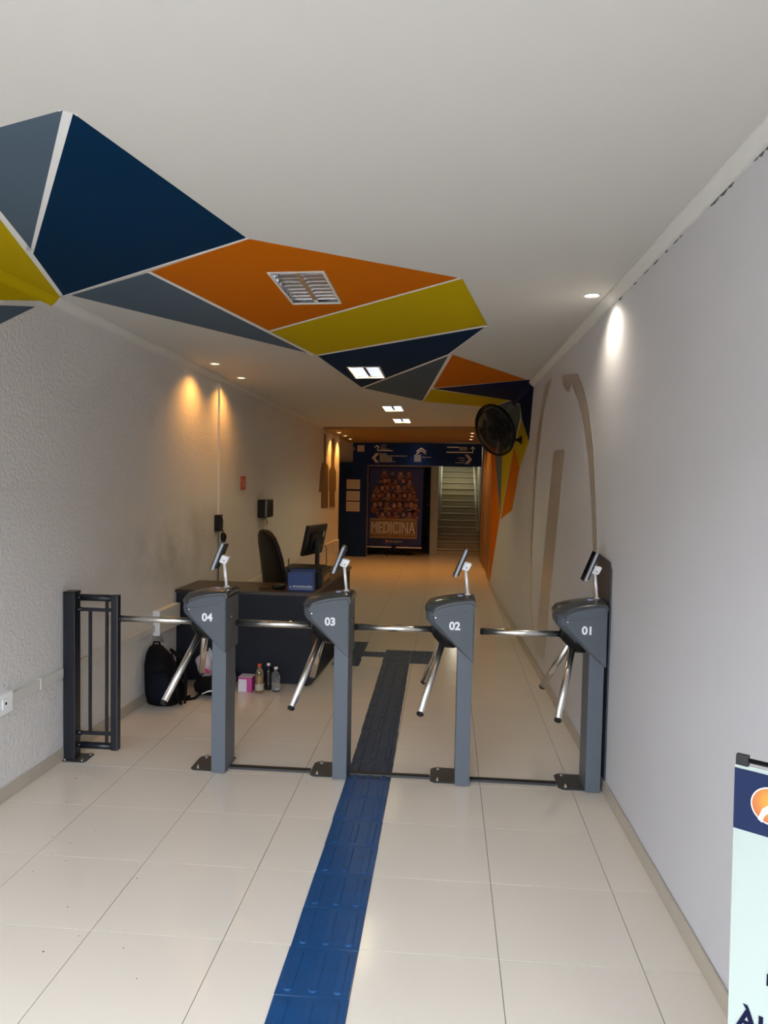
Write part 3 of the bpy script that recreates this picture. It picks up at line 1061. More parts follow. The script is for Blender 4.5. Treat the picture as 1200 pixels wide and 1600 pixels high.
def mbox(name, b6, m, bev=0.004, parent=None):
    bm = B(); box(bm, *b6)
    bmesh.ops.transform(bm, matrix=Matrix.Translation((-0.012, 0, 0.335)) @ R_, verts=bm.verts[:])
    return obj(name, bm, m, parent or t, bevel=bev)


pn = mbox('screen_housing', (-0.018, 0.012, -0.215, 0.215, -0.145, 0.145), blackp_m)
mbox('screen', (-0.0205, -0.0185, -0.203, 0.203, -0.128, 0.135), screen_m, 0, pn)
mbox('rear_bulge', (0.012, 0.028, -0.12, 0.12, -0.09, 0.07), blackp_m, 0.006, pn)
mbox('rear_label', (0.012, 0.0135, 0.15, 0.175, 0.02, 0.075), whitep_m, 0, pn)
bm = B(); tube(bm, [(0.035, 0.0, 0.27), (0.075, 0.02, 0.29), (0.10, 0.03, 0.25), (0.10, 0.04, 0.10), (0.09, 0.05, 0.012)], 0.005, 6); obj('cable', bm, mat('grey_cable', (0.12, 0.11, 0.10), 0.5), t)

t = thing('receipt_printer', 'black printer box behind the blue card box on the desk', 'printer', (-1.14, 6.42, DZ))
bm = B(); box(bm, -0.02, 0.115, -0.27, 0.20, 0.0, 0.135); obj('body', bm, blackp_m, t, bevel=0.008)
bm = B(); box(bm, -0.235, 0.09, -0.14, 0.14, 0.135, 0.152); box(bm, -0.225, -0.20, -0.13, 0.13, 0.0, 0.135); obj('paper_tray', bm, blackp_m, t, bevel=0.003)
bm = B(); box(bm, 0.1155, 0.118, -0.20, 0.12, 0.04, 0.09); obj('front_slot', bm, screen_m, t)

t = thing('card_box', 'blue card box with white printed name on the desk front edge', 'box', (-1.166, 5.995, DZ), rz=-0.02)
bm = B(); box(bm, -0.105, 0.105, -0.045, 0.045, 0.0, 0.150); obj('body', bm, mat('blue_card', (0.018, 0.055, 0.22), 0.45), t, bevel=0.002)
bm = B(); prism(bm, [(-0.105, 0.150), (0.105, 0.150), (0.103, 0.170), (-0.103, 0.168)], 'xz', 0.043, 0.045); obj('back_flap', bm, mat('blue_card', (0.018, 0.055, 0.22)), t)
bm = B(); prism(bm, [(-0.092, 0.030), (-0.078, 0.030), (-0.085, 0.047)], 'xz', -0.0462, -0.0452); obj('logo_print', bm, white_ink, t)
text_obj('name_print', 'ANHANGUERA', 0.024, white_ink, t, (0.016, -0.0458, 0.038), weight=0.0003, depth=0.0004, sx=1.02)
bm = B(); box(bm, -0.090, 0.098, -0.0462, -0.0452, 0.018, 0.0205); obj('rule_print', bm, white_ink, t)

t = thing('hand_scanner', 'small black corded scanner lying left of the blue card box', 'scanner', (-1.36, 6.02, DZ), rz=0.5)
bm = B(); sphere(bm, (0, 0, 0.022), 0.06, 0.030, 0.022, 14, 8, power=0.8); obj('body', bm, blackp_m, t)
bm = B(); tube(bm, [(-0.05, 0, 0.016), (-0.11, 0.02, 0.006), (-0.15, 0.07, 0.005), (-0.12, 0.14, 0.005)], 0.004, 6); obj('cable', bm, blackp_m, t)
t = thing('pen_stand', 'short black pen standing on the desk left of the printer', 'pen', (-1.415, 6.62, DZ))
bm = B(); lathe(bm, [(0.018, 0), (0.018, 0.022), (0.010, 0.026)], n=12); obj('holder', bm, blackp_m, t)
bm = B(); cyl(bm, (0, 0, 0.02), (0.006, 0, 0.19), 0.0055, n=8); obj('pen', bm, blackp_m, t)
bm = B(); tube(bm, [(-1.34, 7.5, DZ + 0.004), (-1.36, 7.2, DZ + 0.004), (-1.355, 7.0, DZ + 0.004), (-1.35, 6.75, DZ + 0.004)], 0.004, 6)
tag(obj('loose_cable', bm, blackp_m, None), 'thin black cable trailing over the desk below the monitor', 'cable')

# ------------------------------------------------------------------ things on the floor by the desk
fabric_b = mat('black_nylon', (0.003, 0.003, 0.004), 0.8, spec=0.15, bump=(60, 0.4, 0.004))
t = thing('backpack', 'black backpack leaning on the left wall under the white trunking box', 'backpack', (-2.045, 5.28, 0))
prof = [(0.0, 0.085, 0.075, 0.0), (0.02, 0.125, 0.115, 0.0), (0.10, 0.135, 0.125, -0.005), (0.20, 0.128, 0.115, -0.02), (0.30, 0.105, 0.095, -0.045), (0.38, 0.075, 0.07, -0.065), (0.425, 0.045, 0.045, -0.075), (0.438, 0.01, 0.01, -0.075)]
bm = B(); rings = []
for z, rx, ry, off in prof:
    r = []
    for k in range(22):
        a = 2 * PI * k / 22
        sg = lambda q: math.copysign(abs(q) ** 0.75, q)
        w = 1 + 0.09 * noise.noise(Vector((math.cos(a) * 2, math.sin(a) * 2, z * 9)))
        r.append((off + 0.01 + rx * w * sg(math.cos(a)), ry * w * sg(math.sin(a)), z))
    rings.append(r)
loft(bm, rings, smooth=True); body = obj('body', bm, fabric_b, t)
bm = B(); sphere(bm, (0.015, -0.10, 0.15), 0.09, 0.05, 0.115, 14, 8, 0.15, 9, 3, 0.75); obj('front_pocket', bm, mat('dark_navy_nylon', (0.004, 0.005, 0.012), 0.75, spec=0.15), t)
bm = B(); tube(bm, [(0.06, -0.03, 0.38), (0.10, -0.08, 0.30), (0.13, -0.11, 0.18), (0.14, -0.10, 0.06), (0.15, -0.06, 0.02)], [0.012, 0.018, 0.018, 0.012, 0.010], 8); obj('strap', bm, fabric_b, t)
bm = B(); tube(bm, [(0.03, 0.03, 0.40), (0.11, 0.04, 0.33), (0.15, 0.03, 0.20), (0.16, 0.0, 0.08), (0.17, -0.04, 0.018)], [0.012, 0.018, 0.018, 0.012, 0.010], 8); obj('strap', bm, fabric_b, t)
bm = B(); tube(bm, [(-0.09, 0, 0.42), (-0.08, 0, 0.455), (-0.04, 0, 0.455), (-0.03, 0, 0.41)], 0.008, 8); obj('top_handle', bm, fabric_b, t)
bm = B(); tube(bm, [(-0.09, -0.075, 0.30), (-0.02, -0.105, 0.33), (0.06, -0.09, 0.28)], 0.003, 6); obj('zip', bm, blackp_m, body)
bm = B(); box(bm, 0.10, 0.118, -0.125, -0.118, 0.22, 0.226); obj('buckle', bm, chrome_m, body)

t = thing('duffel_bag', 'black slouched bag on the floor between the backpack and turnstile 04', 'bag', (-1.785, 5.54, 0))
bm = B(); sphere(bm, (0.0, 0, 0.065), 0.13, 0.115, 0.068, 22, 12, 0.35, 11, 5, 0.85); obj('body', bm, fabric_b, t)
bm = B(); tube(bm, [(-0.12, -0.10, 0.012), (-0.155, -0.15, 0.008), (-0.12, -0.18, 0.008), (-0.07, -0.14, 0.01), (-0.04, -0.11, 0.04)], 0.010, 8); obj('strap', bm, fabric_b, t)
bm = B(); tube(bm, [(-0.02, -0.125, 0.04), (0.03, -0.135, 0.065), (0.10, -0.12, 0.075)], 0.005, 6); obj('white_piping', bm, whitep_m, t)

t = thing('shopping_bag', 'white and pink printed plastic bag resting on the black slouched bag', 'bag', (-1.885, 5.70, 0.115))
bm = B(); sphere(bm, (0, 0, 0.075), 0.065, 0.055, 0.095, 18, 12, 0.5, 14, 8); obj('bag_body', bm, mat('pale_pink_plastic', (0.72, 0.58, 0.66), 0.3, bump=(40, 0.5, 0.005)), t)
bm = B()
for k in range(3):
    a = k * 1.3
    sphere(bm, (0.02 + 0.028 * math.cos(a), -0.058 + 0.004 * k, 0.035 + 0.022 * math.sin(a * 1.7)), 0.018, 0.006, 0.014, 10, 6)
obj('pink_print', bm, mat('hot_pink_print', (0.75, 0.05, 0.16), 0.4), t)
bm = B(); prism(bm, [(0.0, 0.12), (0.06, 0.10), (0.085, 0.165), (0.045, 0.215), (0.03, 0.16)], 'xz', -0.015, -0.004)
obj('crumpled_corner', bm, mat('crumpled_silver_paper', (0.55, 0.56, 0.58), 0.35, bump=(55, 0.9, 0.01), var=(45, 0.6)), t)
t = thing('clear_bag', 'clear crumpled plastic bag on the floor left of turnstile 04 post', 'bag', (-1.71, 5.76, 0))
bm = B(); sphere(bm, (0, 0, 0.075), 0.075, 0.07, 0.078, 18, 12, 0.45, 15, 2); obj('bag_body', bm, mat('smoky_clear_plastic', (0.16, 0.17, 0.18), 0.15, bump=(30, 0.9, 0.01)), t)

t = thing('tissue_box', 'small pink and white carton on the floor beside the desk front', 'box', (-1.535, 5.70, 0), rz=-0.05)
bm = B(); box(bm, -0.055, 0.055, -0.055, 0.055, 0.0, 0.115); cb = obj('carton', bm, mat('magenta_card', (0.55, 0.07, 0.28), 0.4), t, bevel=0.002)
bm = B(); box(bm, -0.054, 0.014, -0.0562, -0.0552, 0.002, 0.100); obj('front_print', bm, mat('pinkish_white_card', (0.78, 0.70, 0.76), 0.4), cb)
bm = B(); prism(bm, [(-0.055, -0.055), (0.055, -0.055), (0.055, 0.055), (-0.055, 0.055)], 'xy', 0.1155, 0.1170); obj('top_print', bm, mat('pale_card', (0.62, 0.62, 0.70), 0.4), cb)


def bottle(x, y, h, r, glass, liq, cap, label, capname='cap', wrap=None, fill=0.45):
    t = thing('bottle', label, 'bottle', (x, y, 0), group='plastic bottles on the floor by the desk')
    pr = [(r * 0.9, 0), (r, 0.008), (r, h * 0.36), (r * 0.93, h * 0.42), (r, h * 0.48), (r, h * 0.66), (r * 0.8, h * 0.77), (r * 0.42, h * 0.88), (r * 0.36, h * 0.93)]
    bm = B(); lathe(bm, pr, n=18); obj('body', bm, glass, t)
    if liq:
        bm = B(); lathe(bm, [(r * 0.86, 0.004), (r * 0.955, 0.01), (r * 0.955, h * 0.34), (r * 0.89, h * 0.42), (r * 0.955, h * fill), (0.001, h * fill + 0.001)], n=18); obj('liquid', bm, liq, t)
    bm = B(); lathe(bm, [(r * 0.46, h * 0.91), (r * 0.48, h * 0.985), (r * 0.40, h)], n=14); obj(capname, bm, cap, t)
    if wrap:
        bm = B(); lathe(bm, [(r * 1.01, h * 0.10), (r * 1.02, h * 0.11), (r * 1.02, h * 0.30), (r * 1.01, h * 0.31)], n=18); obj('label_wrap', bm, wrap, t)
    return t


pet = mat('clear_pet', (0.85, 0.87, 0.86), 0.06, trans=0.95)
bottle(-1.425, 5.655, 0.225, 0.032, mat('tinted_pet', (0.75, 0.62, 0.38), 0.06, trans=0.8), mat('amber_drink', (0.42, 0.20, 0.04), 0.2), mat('orange_red_cap', (0.75, 0.10, 0.02), 0.4),
       'amber-filled bottle with orange-red cap on the floor by the desk', wrap=mat('patterned_wrap', (0.55, 0.50, 0.38), 0.4, var=(60, 0.9)), fill=0.62)
bottle(-1.375, 5.745, 0.21, 0.030, mat('dark_bottle', (0.012, 0.012, 0.014), 0.15), None, whitep_m, 'dark bottle with white cap behind the amber one')
bottle(-1.305, 5.70, 0.195, 0.033, pet, None, whitep_m, 'clear empty bottle with white cap, rightmost by the desk')

# ------------------------------------------------------------------ wall fittings, left wall
def at_left(name, label, cat, y, z=0.0, group=None):
    return thing(name, label, cat, (LX(y), y, z), rz=-math.atan(0.023), group=group)


# surface trunking along the left wall
t = at_left('cable_trunking', 'white plastic cable trunking running low along the left wall', 'trunking', 3.6)
for k, (a, c) in enumerate(((-3.9, -0.17), (0.02, 0.52), (0.62, 1.81))):
    bm = B(); box(bm, 0.0, 0.022, a, c - 0.002, 0.500, 0.552)
    sg = obj('trunking_length', bm, mat('off_white_pvc', (0.66, 0.64, 0.58), 0.4), t, bevel=0.002)
bm = B(); box(bm, 0.0, 0.025, 0.28, 0.30, 0.496, 0.556); obj('joint_cover', bm, mat('off_white_pvc', (0, 0, 0)), t)
bm = B(); box(bm, 0.0, 0.018, 4.2, 9.9, 0.500, 0.545); obj('trunking_length', bm, mat('off_white_pvc', (0, 0, 0)), t)
bm = B(); box(bm, 0.0, 0.05, 1.83, 2.24, 0.475, 0.655); obj('junction_trunk', bm, mat('off_white_pvc', (0, 0, 0)), t, bevel=0.004)
bm = B(); box(bm, 0.001, 0.055, 1.815, 1.828, 0.47, 0.66); obj('end_cap', bm, whitep_m, t, bevel=0.002)
bm = B(); tube(bm, [(0.02, 1.9, 0.475), (0.022, 1.92, 0.44), (0.02, 1.95, 0.40)], 0.012, 8); obj('flexible_hose', bm, mat('grey_hose', (0.35, 0.35, 0.34), 0.5), t)
bm = B(); box(bm, 0.0, 0.055, 9.72, 9.95, 0.30, 0.545); obj('wall_box', bm, mat('off_white_pvc', (0, 0, 0)), t, bevel=0.01)

t = at_left('wall_outlet', 'white surface outlet box at the left end of the trunking', 'outlet', 3.52)
bm = B(); box(bm, 0.0, 0.034, -0.09, 0.09, 0.465, 0.572); obj('box', bm, whitep_m, t, bevel=0.004)
bm = B(); box(bm, 0.034, 0.037, 0.0, 0.055, 0.495, 0.545); fp = obj('faceplate', bm, whitep_m, t)
bm = B(); cyl(bm, (0.0365, 0.025, 0.52), (0.0375, 0.025, 0.52), 0.008, n=8); obj('socket_hole', bm, blackp_m, fp)

t = at_left('vertical_conduit', 'white vertical cable conduit from ceiling to desk on the left wall', 'conduit', 6.92)
bm = B(); box(bm, 0.0, 0.020, -0.045, 0.0, 1.32, 2.555); obj('duct', bm, trim_m, t, bevel=0.002)
bm = B(); box(bm, 0.0, 0.018, -0.012, 0.012, 0.55, 1.14); obj('duct', bm, trim_m, t)
bm = B(); tube(bm, [(0.012, -0.035, 1.15), (0.012, -0.03, 0.9), (0.012, -0.035, 0.6)], 0.006, 6); obj('cable', bm, mat('grey_cable', (0, 0, 0)), t)

t = at_left('breaker_box', 'small black breaker box under the vertical conduit', 'breaker box', 6.87)
bm = B(); box(bm, 0.0, 0.055, -0.075, 0.015, 1.165, 1.32); bb = obj('box', bm, blackp_m, t, bevel=0.004)
bm = B(); box(bm, 0.056, 0.064, -0.03, -0.005, 1.20, 1.27); obj('switch', bm, mat('dark_green_plastic', (0.03, 0.05, 0.03), 0.4), bb)
bm = B(); cyl(bm, (0.055, 0.0, 1.30), (0.058, 0.0, 1.30), 0.008, n=10); obj('indicator', bm, whitep_m, bb)
t = at_left('plug', 'black power plug hanging below the breaker box', 'plug', 7.0)
bm = B(); sphere(bm, (0.030, -0.02, 1.10), 0.025, 0.032, 0.045, 12, 8, 0.2, 20, 1, 0.8); obj('body', bm, blackp_m, t)
bm = B(); tube(bm, [(0.03, -0.02, 1.14), (0.035, -0.06, 1.17), (0.03, -0.10, 1.19)], 0.006, 6); obj('cord', bm, mat('grey_cable', (0, 0, 0)), t)

t = at_left('wall_plate', 'small red-framed plate on the left wall above the dispenser', 'wall plate', 7.68)
bm = B(); box(bm, 0.0, 0.012, -0.075, 0.075, 1.545, 1.685); fr = obj('frame', bm, mat('dull_red_plastic', (0.42, 0.06, 0.03), 0.4), t, bevel=0.003)
bm = B(); box(bm, 0.0122, 0.0135, -0.038, 0.038, 1.568, 1.662); obj('face', bm, mat('pale_red_plastic', (0.62, 0.30, 0.20), 0.4), fr)

t = at_left('soap_dispenser', 'black glossy box-shaped dispenser on the left wall behind the chair', 'dispenser', 8.41)
bm = B(); box(bm, 0.0, 0.105, -0.16, 0.16, 1.215, 1.425); dp = obj('body', bm, mat('gloss_black_plastic', (0.012, 0.010, 0.008), 0.12), t, bevel=0.015, seg=3)
bm = B(); box(bm, 0.102, 0.1065, -0.158, -0.146, 1.235, 1.41); obj('edge_highlight_strip', bm, silver_m, dp)  # bright glint down the box edge, modelled as a silver strip
t = at_left('wall_socket', 'small cream socket with a black cable loop below the dispenser', 'socket', 8.44)
bm = B(); box(bm, 0.0, 0.040, -0.05, 0.05, 1.10, 1.175); obj('box', bm, mat('cream_plastic', (0.60, 0.56, 0.42), 0.4), t, bevel=0.004)
bm = B(); tube(bm, [(0.03, -0.02, 1.20), (0.03, 0.08, 1.19), (0.03, 0.15, 1.15), (0.03, 0.11, 1.125), (0.035, 0.06, 1.13)], 0.005, 6); obj('cord', bm, blackp_m, t)
bm = B(); box(bm, 0.0, 0.012, -0.03, -0.005, 0.56, 1.10); obj('cable_duct', bm, mat('cream_plastic', (0, 0, 0)), t)

# ------------------------------------------------------------------ wall fan, right wall
FY = 8.19
t = thing('wall_fan', 'black wall-mounted fan with round grille on the right wall', 'fan', (RX(FY), FY, 2.135))
bm = B(); lathe(bm, [(0.05, 0), (0.05, 0.008), (0.035, 0.02), (0.018, 0.045)], (0, 0, 0), (-1, 0, 0), n=18); obj('wall_mount', bm, blackp_m, t)
C0 = Vector((0.492 - RX(FY), 7.98 - FY, 2.222 - 2.135))
nrm = Vector((-0.72, -0.60, -0.32)).normalized()
mot = C0 - nrm * 0.15
bm = B(); tube(bm, [(-0.03, 0, 0), (-0.10, -0.01, 0.0), (mot.x + 0.04, mot.y + 0.03, -0.005), mot], 0.014, 10); obj('arm', bm, blackp_m, t)
bm = B(); lathe(bm, [(0.02, -0.10), (0.055, -0.09), (0.068, -0.05), (0.07, 0.0), (0.05, 0.05), (0.02, 0.07)], mot + nrm * 0.02, nrm, n=20); obj('motor', bm, blackp_m, t)
FR = 0.275
h = Vector((0, 0, 1)); fu = nrm.cross(h).normalized(); fv = nrm.cross(fu).normalized()


def fring(bm, c, R, r, n=36):
    pts = [c + fu * math.cos(2 * PI * k / n) * R + fv * math.sin(2 * PI * k / n) * R for k in range(n)]
    rings = []
    for k in range(n):
        a = 2 * PI * k / n
        rd = fu * math.cos(a) + fv * math.sin(a)
        rings.append([pts[k] + rd * r * math.cos(b_) + nrm * r * math.sin(b_) for b_ in (0, PI / 3 * 1, PI / 3 * 2, PI, PI / 3 * 4, PI / 3 * 5)])
    loft(bm, rings + [rings[0]], caps=False, smooth=True)


bm = B(); fring(bm, C0, FR, 0.011); fring(bm, C0 - nrm * 0.012, FR, 0.010); rim = obj('rim', bm, blackp_m, t)
wire = mat('black_wire', (0.008, 0.008, 0.008), 0.4)
bm = B()
for k in range(96):
    a = 2 * PI * k / 96
    rd = fu * math.cos(a) + fv * math.sin(a)
    a2 = a + 0.25
    rd2 = fu * math.cos(a2) + fv * math.sin(a2)
    tube(bm, [C0 + rd * FR, C0 + rd2 * FR * 0.75 + nrm * 0.038, C0 + rd2 * FR * 0.4 + nrm * 0.055, C0 + rd * 0.05 + nrm * 0.058], 0.0026, 4)
for R, d in ((0.14, 0.052), (0.21, 0.04)):
    fring(bm, C0 + nrm * d, R, 0.002)
g = obj('front_grille', bm, wire, t); g['kind'] = 'stuff'
bm = B()
for k in range(96):
    a = 2 * PI * k / 96
    rd = fu * math.cos(a) + fv * math.sin(a)
    tube(bm, [C0 + rd * FR, C0 + rd * FR * 0.9 - nrm * 0.07, C0 + rd * FR * 0.5 - nrm * 0.10, C0 + rd * 0.06 - nrm * 0.105], 0.0028, 4)
g = obj('rear_grille', bm, wire, t); g['kind'] = 'stuff'
for k in range(3):
    a0 = 2 * PI * k / 3 + 0.5
    bm = B()
    rings = []
    for q in range(7):
        R = 0.04 + 0.20 * q / 6
        hw = (0.42 + 0.50 * math.sin(PI * min(1, q / 6 + 0.12) * 0.8))
        r1 = []
        for (s, off) in ((-1, 0.018), (0, 0.004), (1, -0.016)):
            a = a0 + s * hw * 0.8
            r1.append(C0 - nrm * 0.02 + (fu * math.cos(a) + fv * math.sin(a)) * R + nrm * off)
        rings.append(r1 + [p - nrm * 0.003 for p in reversed(r1)])
    loft(bm, rings, smooth=True)
    obj('blade', bm, mat('smoky_black_blade', (0.012, 0.012, 0.012), 0.25), t)
bm = B(); lathe(bm, [(0.052, 0.05), (0.052, 0.058), (0.045, 0.064), (0.001, 0.066)], C0, nrm, n=20); obj('centre_badge', bm, blackp_m, t)
bm = B(); lathe(bm, [(0.04, -0.10), (0.042, 0.03), (0.02, 0.04)], C0, nrm, n=16); obj('blade_hub', bm, blackp_m, t)

# ------------------------------------------------------------------ back of the hall: navy partition with direction sign
t = thing('sign_partition', 'navy L-shaped partition with a direction sign band across the hall end', 'sign', (0, 15.75, 0))
bm = B(); box(bm, -1.995, 0.73, 0.0, 0.10, 1.965, 2.44); band = obj('sign_band', bm, navypanel_m, t, bevel=0.003)
bm = B(); box(bm, -1.995, -1.69, 0.0, 0.11, 0.0, 1.964); obj('column_panel', bm, navypanel_m, t, bevel=0.003)
bm = B(); box(bm, -2.285, -1.998, 0.01, 0.11, 0.0, 2.01); obj('side_panel', bm, navypanel_m, t, bevel=0.003)


def SX(px):
    return -1.99 + (px - 553) * 0.01357


def SZ(py):
    return 2.445 - (py - 691) * 0.0132


def sgn(name, pts, m, d=0.003):
    bm = B(); prism(bm, [(SX(550 + a / 5.854), SZ(685 + b_ / 5.854)) for a, b_ in pts], 'xz', -d, -0.0002)
    return obj(name, bm, m, band)


def chev(cx, cy, w, hh, th, direction):
    """thick open chevron outline in sign units; direction 'l','r','u'"""
    if direction == 'u':
        return [(cx - w, cy + hh), (cx, cy), (cx + w, cy + hh), (cx + w, cy + hh + th), (cx, cy + th), (cx - w, cy + hh + th)]
    s = -1 if direction == 'l' else 1
    return [(cx - s * w, cy - hh), (cx, cy), (cx - s * w, cy + hh), (cx - s * (w + th), cy + hh), (cx - s * th, cy), (cx - s * (w + th), cy - hh)]


sgn('chevron', chev(190, 182, 38, 46, 10, 'l'), sign_ink)
sgn('chevron', chev(208, 182, 38, 46, 10, 'l'), sign_ink)
sgn('chevron', chev(1100, 182, 34, 44, 10, 'r'), sign_ink)
sgn('chevron', chev(1082, 182, 34, 44, 10, 'r'), sign_ink)
sgn('chevron', chev(641, 78, 44, 32, 12, 'u'), sign_ink)
sgn('chevron', chev(641, 100, 44, 32, 12, 'u'), sign_ink)
sgn('small_arrow', chev(235, 60, 22, 20, 10, 'u'), sign_ink)
sgn('small_arrow', chev(1106, 60, 22, 22, 9, 'u'), sign_ink)
sgn('arrow_shaft', [(238, 70), (245, 70), (245, 108), (380, 108), (380, 116), (238, 116)], sign_ink)
sgn('arrow_shaft', [(1102, 70), (1110, 70), (1110, 122), (870, 122), (870, 113), (1102, 113)], sign_ink)
sgn('text_block', [(260, 138), (325, 138), (325, 155), (345, 155), (345, 170), (375, 170), (375, 222), (260, 222)], sign_grey)
sgn('text_rule', [(345, 155), (512, 155), (512, 166), (345, 166)], sign_grey)
sgn('text_rule', [(375, 208), (404, 208), (404, 218), (375, 218)], sign_grey)
sgn('text_block', [(578, 143), (640, 143), (640, 212), (578, 212)], sign_grey)
sgn('text_rule', [(648, 163), (732, 163), (732, 173), (648, 173)], sign_grey)
sgn('text_block', [(985, 66), (1058, 66), (1058, 100), (985, 100)], sign_grey)
sgn('text_rule', [(875, 66), (982, 66), (982, 76), (875, 76)], sign_ink)
for a, b_, c in ((972, 1035, 166), (990, 1040, 188), (952, 1035, 210)):
    sgn('text_rule', [(a, c), (b_, c), (b_, c + 9), (a, c + 9)], sign_grey)
for a, b_, c in ((268, 325, 56), (268, 312, 72), (268, 318, 86), (262, 350, 96)):
    sgn('text_rule', [(a, c), (b_, c), (b_, c + 7), (a, c + 7)], sign_grey)
sgn('sticker', [(54, 66), (118, 66), (118, 126), (54, 126)], mat('pinkish_sticker', (0.50, 0.36, 0.30), 0.5, var=(60, 0.5)))
sgn('logo_flame', [(14, 112), (22, 84), (32, 90), (26, 114)], mat('salmon_print', (0.60, 0.25, 0.16), 0.5))

for k, (za, zb, w) in enumerate(((1.442, 1.646, 'top'), (1.195, 1.401, 'middle'), (0.965, 1.172, 'bottom'))):
    p = thing('notice_sheet', 'cream notice sheet on the navy partition, %s of three' % w, 'notice', (-1.98, 15.76, za), group='notice sheets on the navy partition')
    bm = B(); box(bm, -0.145, 0.145, -0.0135, -0.0105, 0, zb - za); sh = obj('sheet', bm, mat('cream_paper', (0.62, 0.58, 0.49), 0.7, var=(30, 0.1)), p)
    bm = B()
    for r_ in range(6):
        z = 0.03 + r_ * 0.026
        box(bm, -0.12, 0.12 - 0.03 * (r_ % 2), -0.0140, -0.0136, z, z + 0.004)
    obj('text_lines', bm, sign_grey, sh)

# ---------------- hanging crowd banner
t = thing('poster_banner', 'dark blue hanging banner with a crowd and the word MEDICINA', 'banner', (0, 16.2, 0))
bm = B()
NX, NZ = 40, 24
BX = lambda zx: -1.69 + (zx - 245) * 0.00286
BZ = lambda zy: 1.948 - (zy - 240) * 0.002813


def wave(x, z):
    lo = max(0.0, (1.0 - z)) * 0.5 + 0.4
    return 0.010 * lo * (math.sin(x * 21 + 1.5 * math.sin(z * 3)) + 0.6 * math.sin(x * 43 + z * 4))


vv = []
for iz in range(NZ + 1):
    z = 0.19 + (1.952 - 0.19) * iz / NZ
    row = []
    for ix in range(NX + 1):
        u = ix / NX
        xl = -1.72 + 0.03 * iz / NZ
        xr = -0.525 + 0.035 * iz / NZ
        x = xl + (xr - xl) * u
        row.append(bm.verts.new((x, wave(x, z), z)))
    vv.append(row)
for iz in range(NZ):
    for ix in range(NX):
        f = bm.faces.new((vv[iz][ix], vv[iz][ix + 1], vv[iz + 1][ix + 1], vv[iz + 1][ix])); f.smooth = True
cloth = obj('banner_cloth', bm, mat('indigo_cloth', (0.030, 0.042, 0.20), 0.6, var=(3, 0.3)), t)
so = cloth.modifiers.new('thick', 'SOLIDIFY'); so.thickness = 0.002; so.offset = 1
skin = [mat('crowd_skin_a', (0.36, 0.15, 0.09), 0.6), mat('crowd_skin_b', (0.25, 0.10, 0.06), 0.6), mat('crowd_skin_c', (0.45, 0.22, 0.14), 0.6)]
hair_m = mat('crowd_hair', (0.03, 0.012, 0.010), 0.6)
shirt = [mat('crowd_shirt_a', (0.20, 0.07, 0.05), 0.6), mat('crowd_shirt_b', (0.03, 0.035, 0.10), 0.6), mat('crowd_shirt_c', (0.22, 0.13, 0.09), 0.6), mat('crowd_shirt_d', (0.15, 0.05, 0.05), 0.6)]


def blob(bm, cx, cz, rx, rz, d, n=10):
    x, z = BX(cx), BZ(cz)
    base = -0.017 - d
    vs = [bm.verts.new((x + rx * math.cos(2 * PI * k / n), base, z + rz * math.sin(2 * PI * k / n))) for k in range(n)]
    bm.faces.new(vs)


rowsP = [(292, [365, 420, 490, 555], 17), (352, [330, 365, 397, 445, 505, 560], 17), (402, [300, 345, 385, 430, 475, 520, 575], 18),
         (462, [285, 322, 350, 400, 440, 480, 520, 558, 592], 18), (535, [292, 335, 383, 440, 485, 530, 575, 608], 21), (605, [310, 350, 400, 455, 520, 560, 600], 16)]
layers = {}
idx = 0
for ri, (zy, xs, r) in enumerate(rowsP):
    for kx, zx in enumerate(xs):
        zx += random.uniform(-5, 5); zyy = zy + random.uniform(-6, 6)
        d = 0.0008 * ri
        layers.setdefault(shirt[(kx + ri) % 4], []).append((zx, zyy + r * 1.9, r * 1.7 * 0.00286, r * 1.35 * 0.0028, d))
        layers.setdefault(hair_m, []).append((zx, zyy - 3, r * 0.95 * 0.00286, r * 1.25 * 0.0028, d + 0.0003))
        layers.setdefault(skin[idx % 3], []).append((zx, zyy + 3, r * 0.80 * 0.00286, r * 1.0 * 0.0028, d + 0.0005))
        if ri > 1:
            layers.setdefault(skin[(idx + 1) % 3], []).append((zx + r * 0.9, zyy + r * 1.8, r * 0.9 * 0.00286, r * 0.28 * 0.0028, d + 0.0006))
        idx += 1
for m, L_ in layers.items():
    bm = B()
    for q in L_:
        blob(bm, q[0], q[1], q[2], q[3], q[4])
    o = obj('crowd_print', bm, m, cloth)
    o['kind'] = 'stuff'
bm = B(); box(bm, BX(256), BX(620), -0.024, -0.022, BZ(800), BZ(645)); sgb = obj('word_board', bm, mat('tan_board_print', (0.36, 0.24, 0.13), 0.6, var=(12, 0.2)), cloth)
bm = B()
box(bm, BX(262), BX(614), -0.0245, -0.0241, BZ(666), BZ(660)); box(bm, BX(262), BX(614), -0.0245, -0.0241, BZ(784), BZ(778))
box(bm, BX(262), BX(267), -0.0245, -0.0241, BZ(778), BZ(666)); box(bm, BX(609), BX(614), -0.0245, -0.0241, BZ(778), BZ(666))
obj('board_border', bm, mat('brown_border_print', (0.14, 0.07, 0.03), 0.6), sgb)
text_obj('word_shadow', 'MEDICINA', 0.37, mat('brown_border_print', (0, 0, 0)), sgb, (BX(440), -0.0250, BZ(726)), depth=0.0003, weight=0.0, sx=0.585)
for k_, dx_ in enumerate((-0.007, -0.002, 0.003)):
    text_obj('word_print', 'MEDICINA', 0.36, mat('letter_print', (0.62, 0.58, 0.52), 0.5), sgb, (BX(436) + dx_, -0.0262 - 0.0002 * k_, BZ(722)), depth=0.0003, weight=0.0, sx=0.58)
text_obj('small_name_print', 'anhanguera', 0.07, mat('letter_print', (0, 0, 0)), cloth, (BX(455), -0.022, BZ(822)), depth=0.0003, sx=0.9)
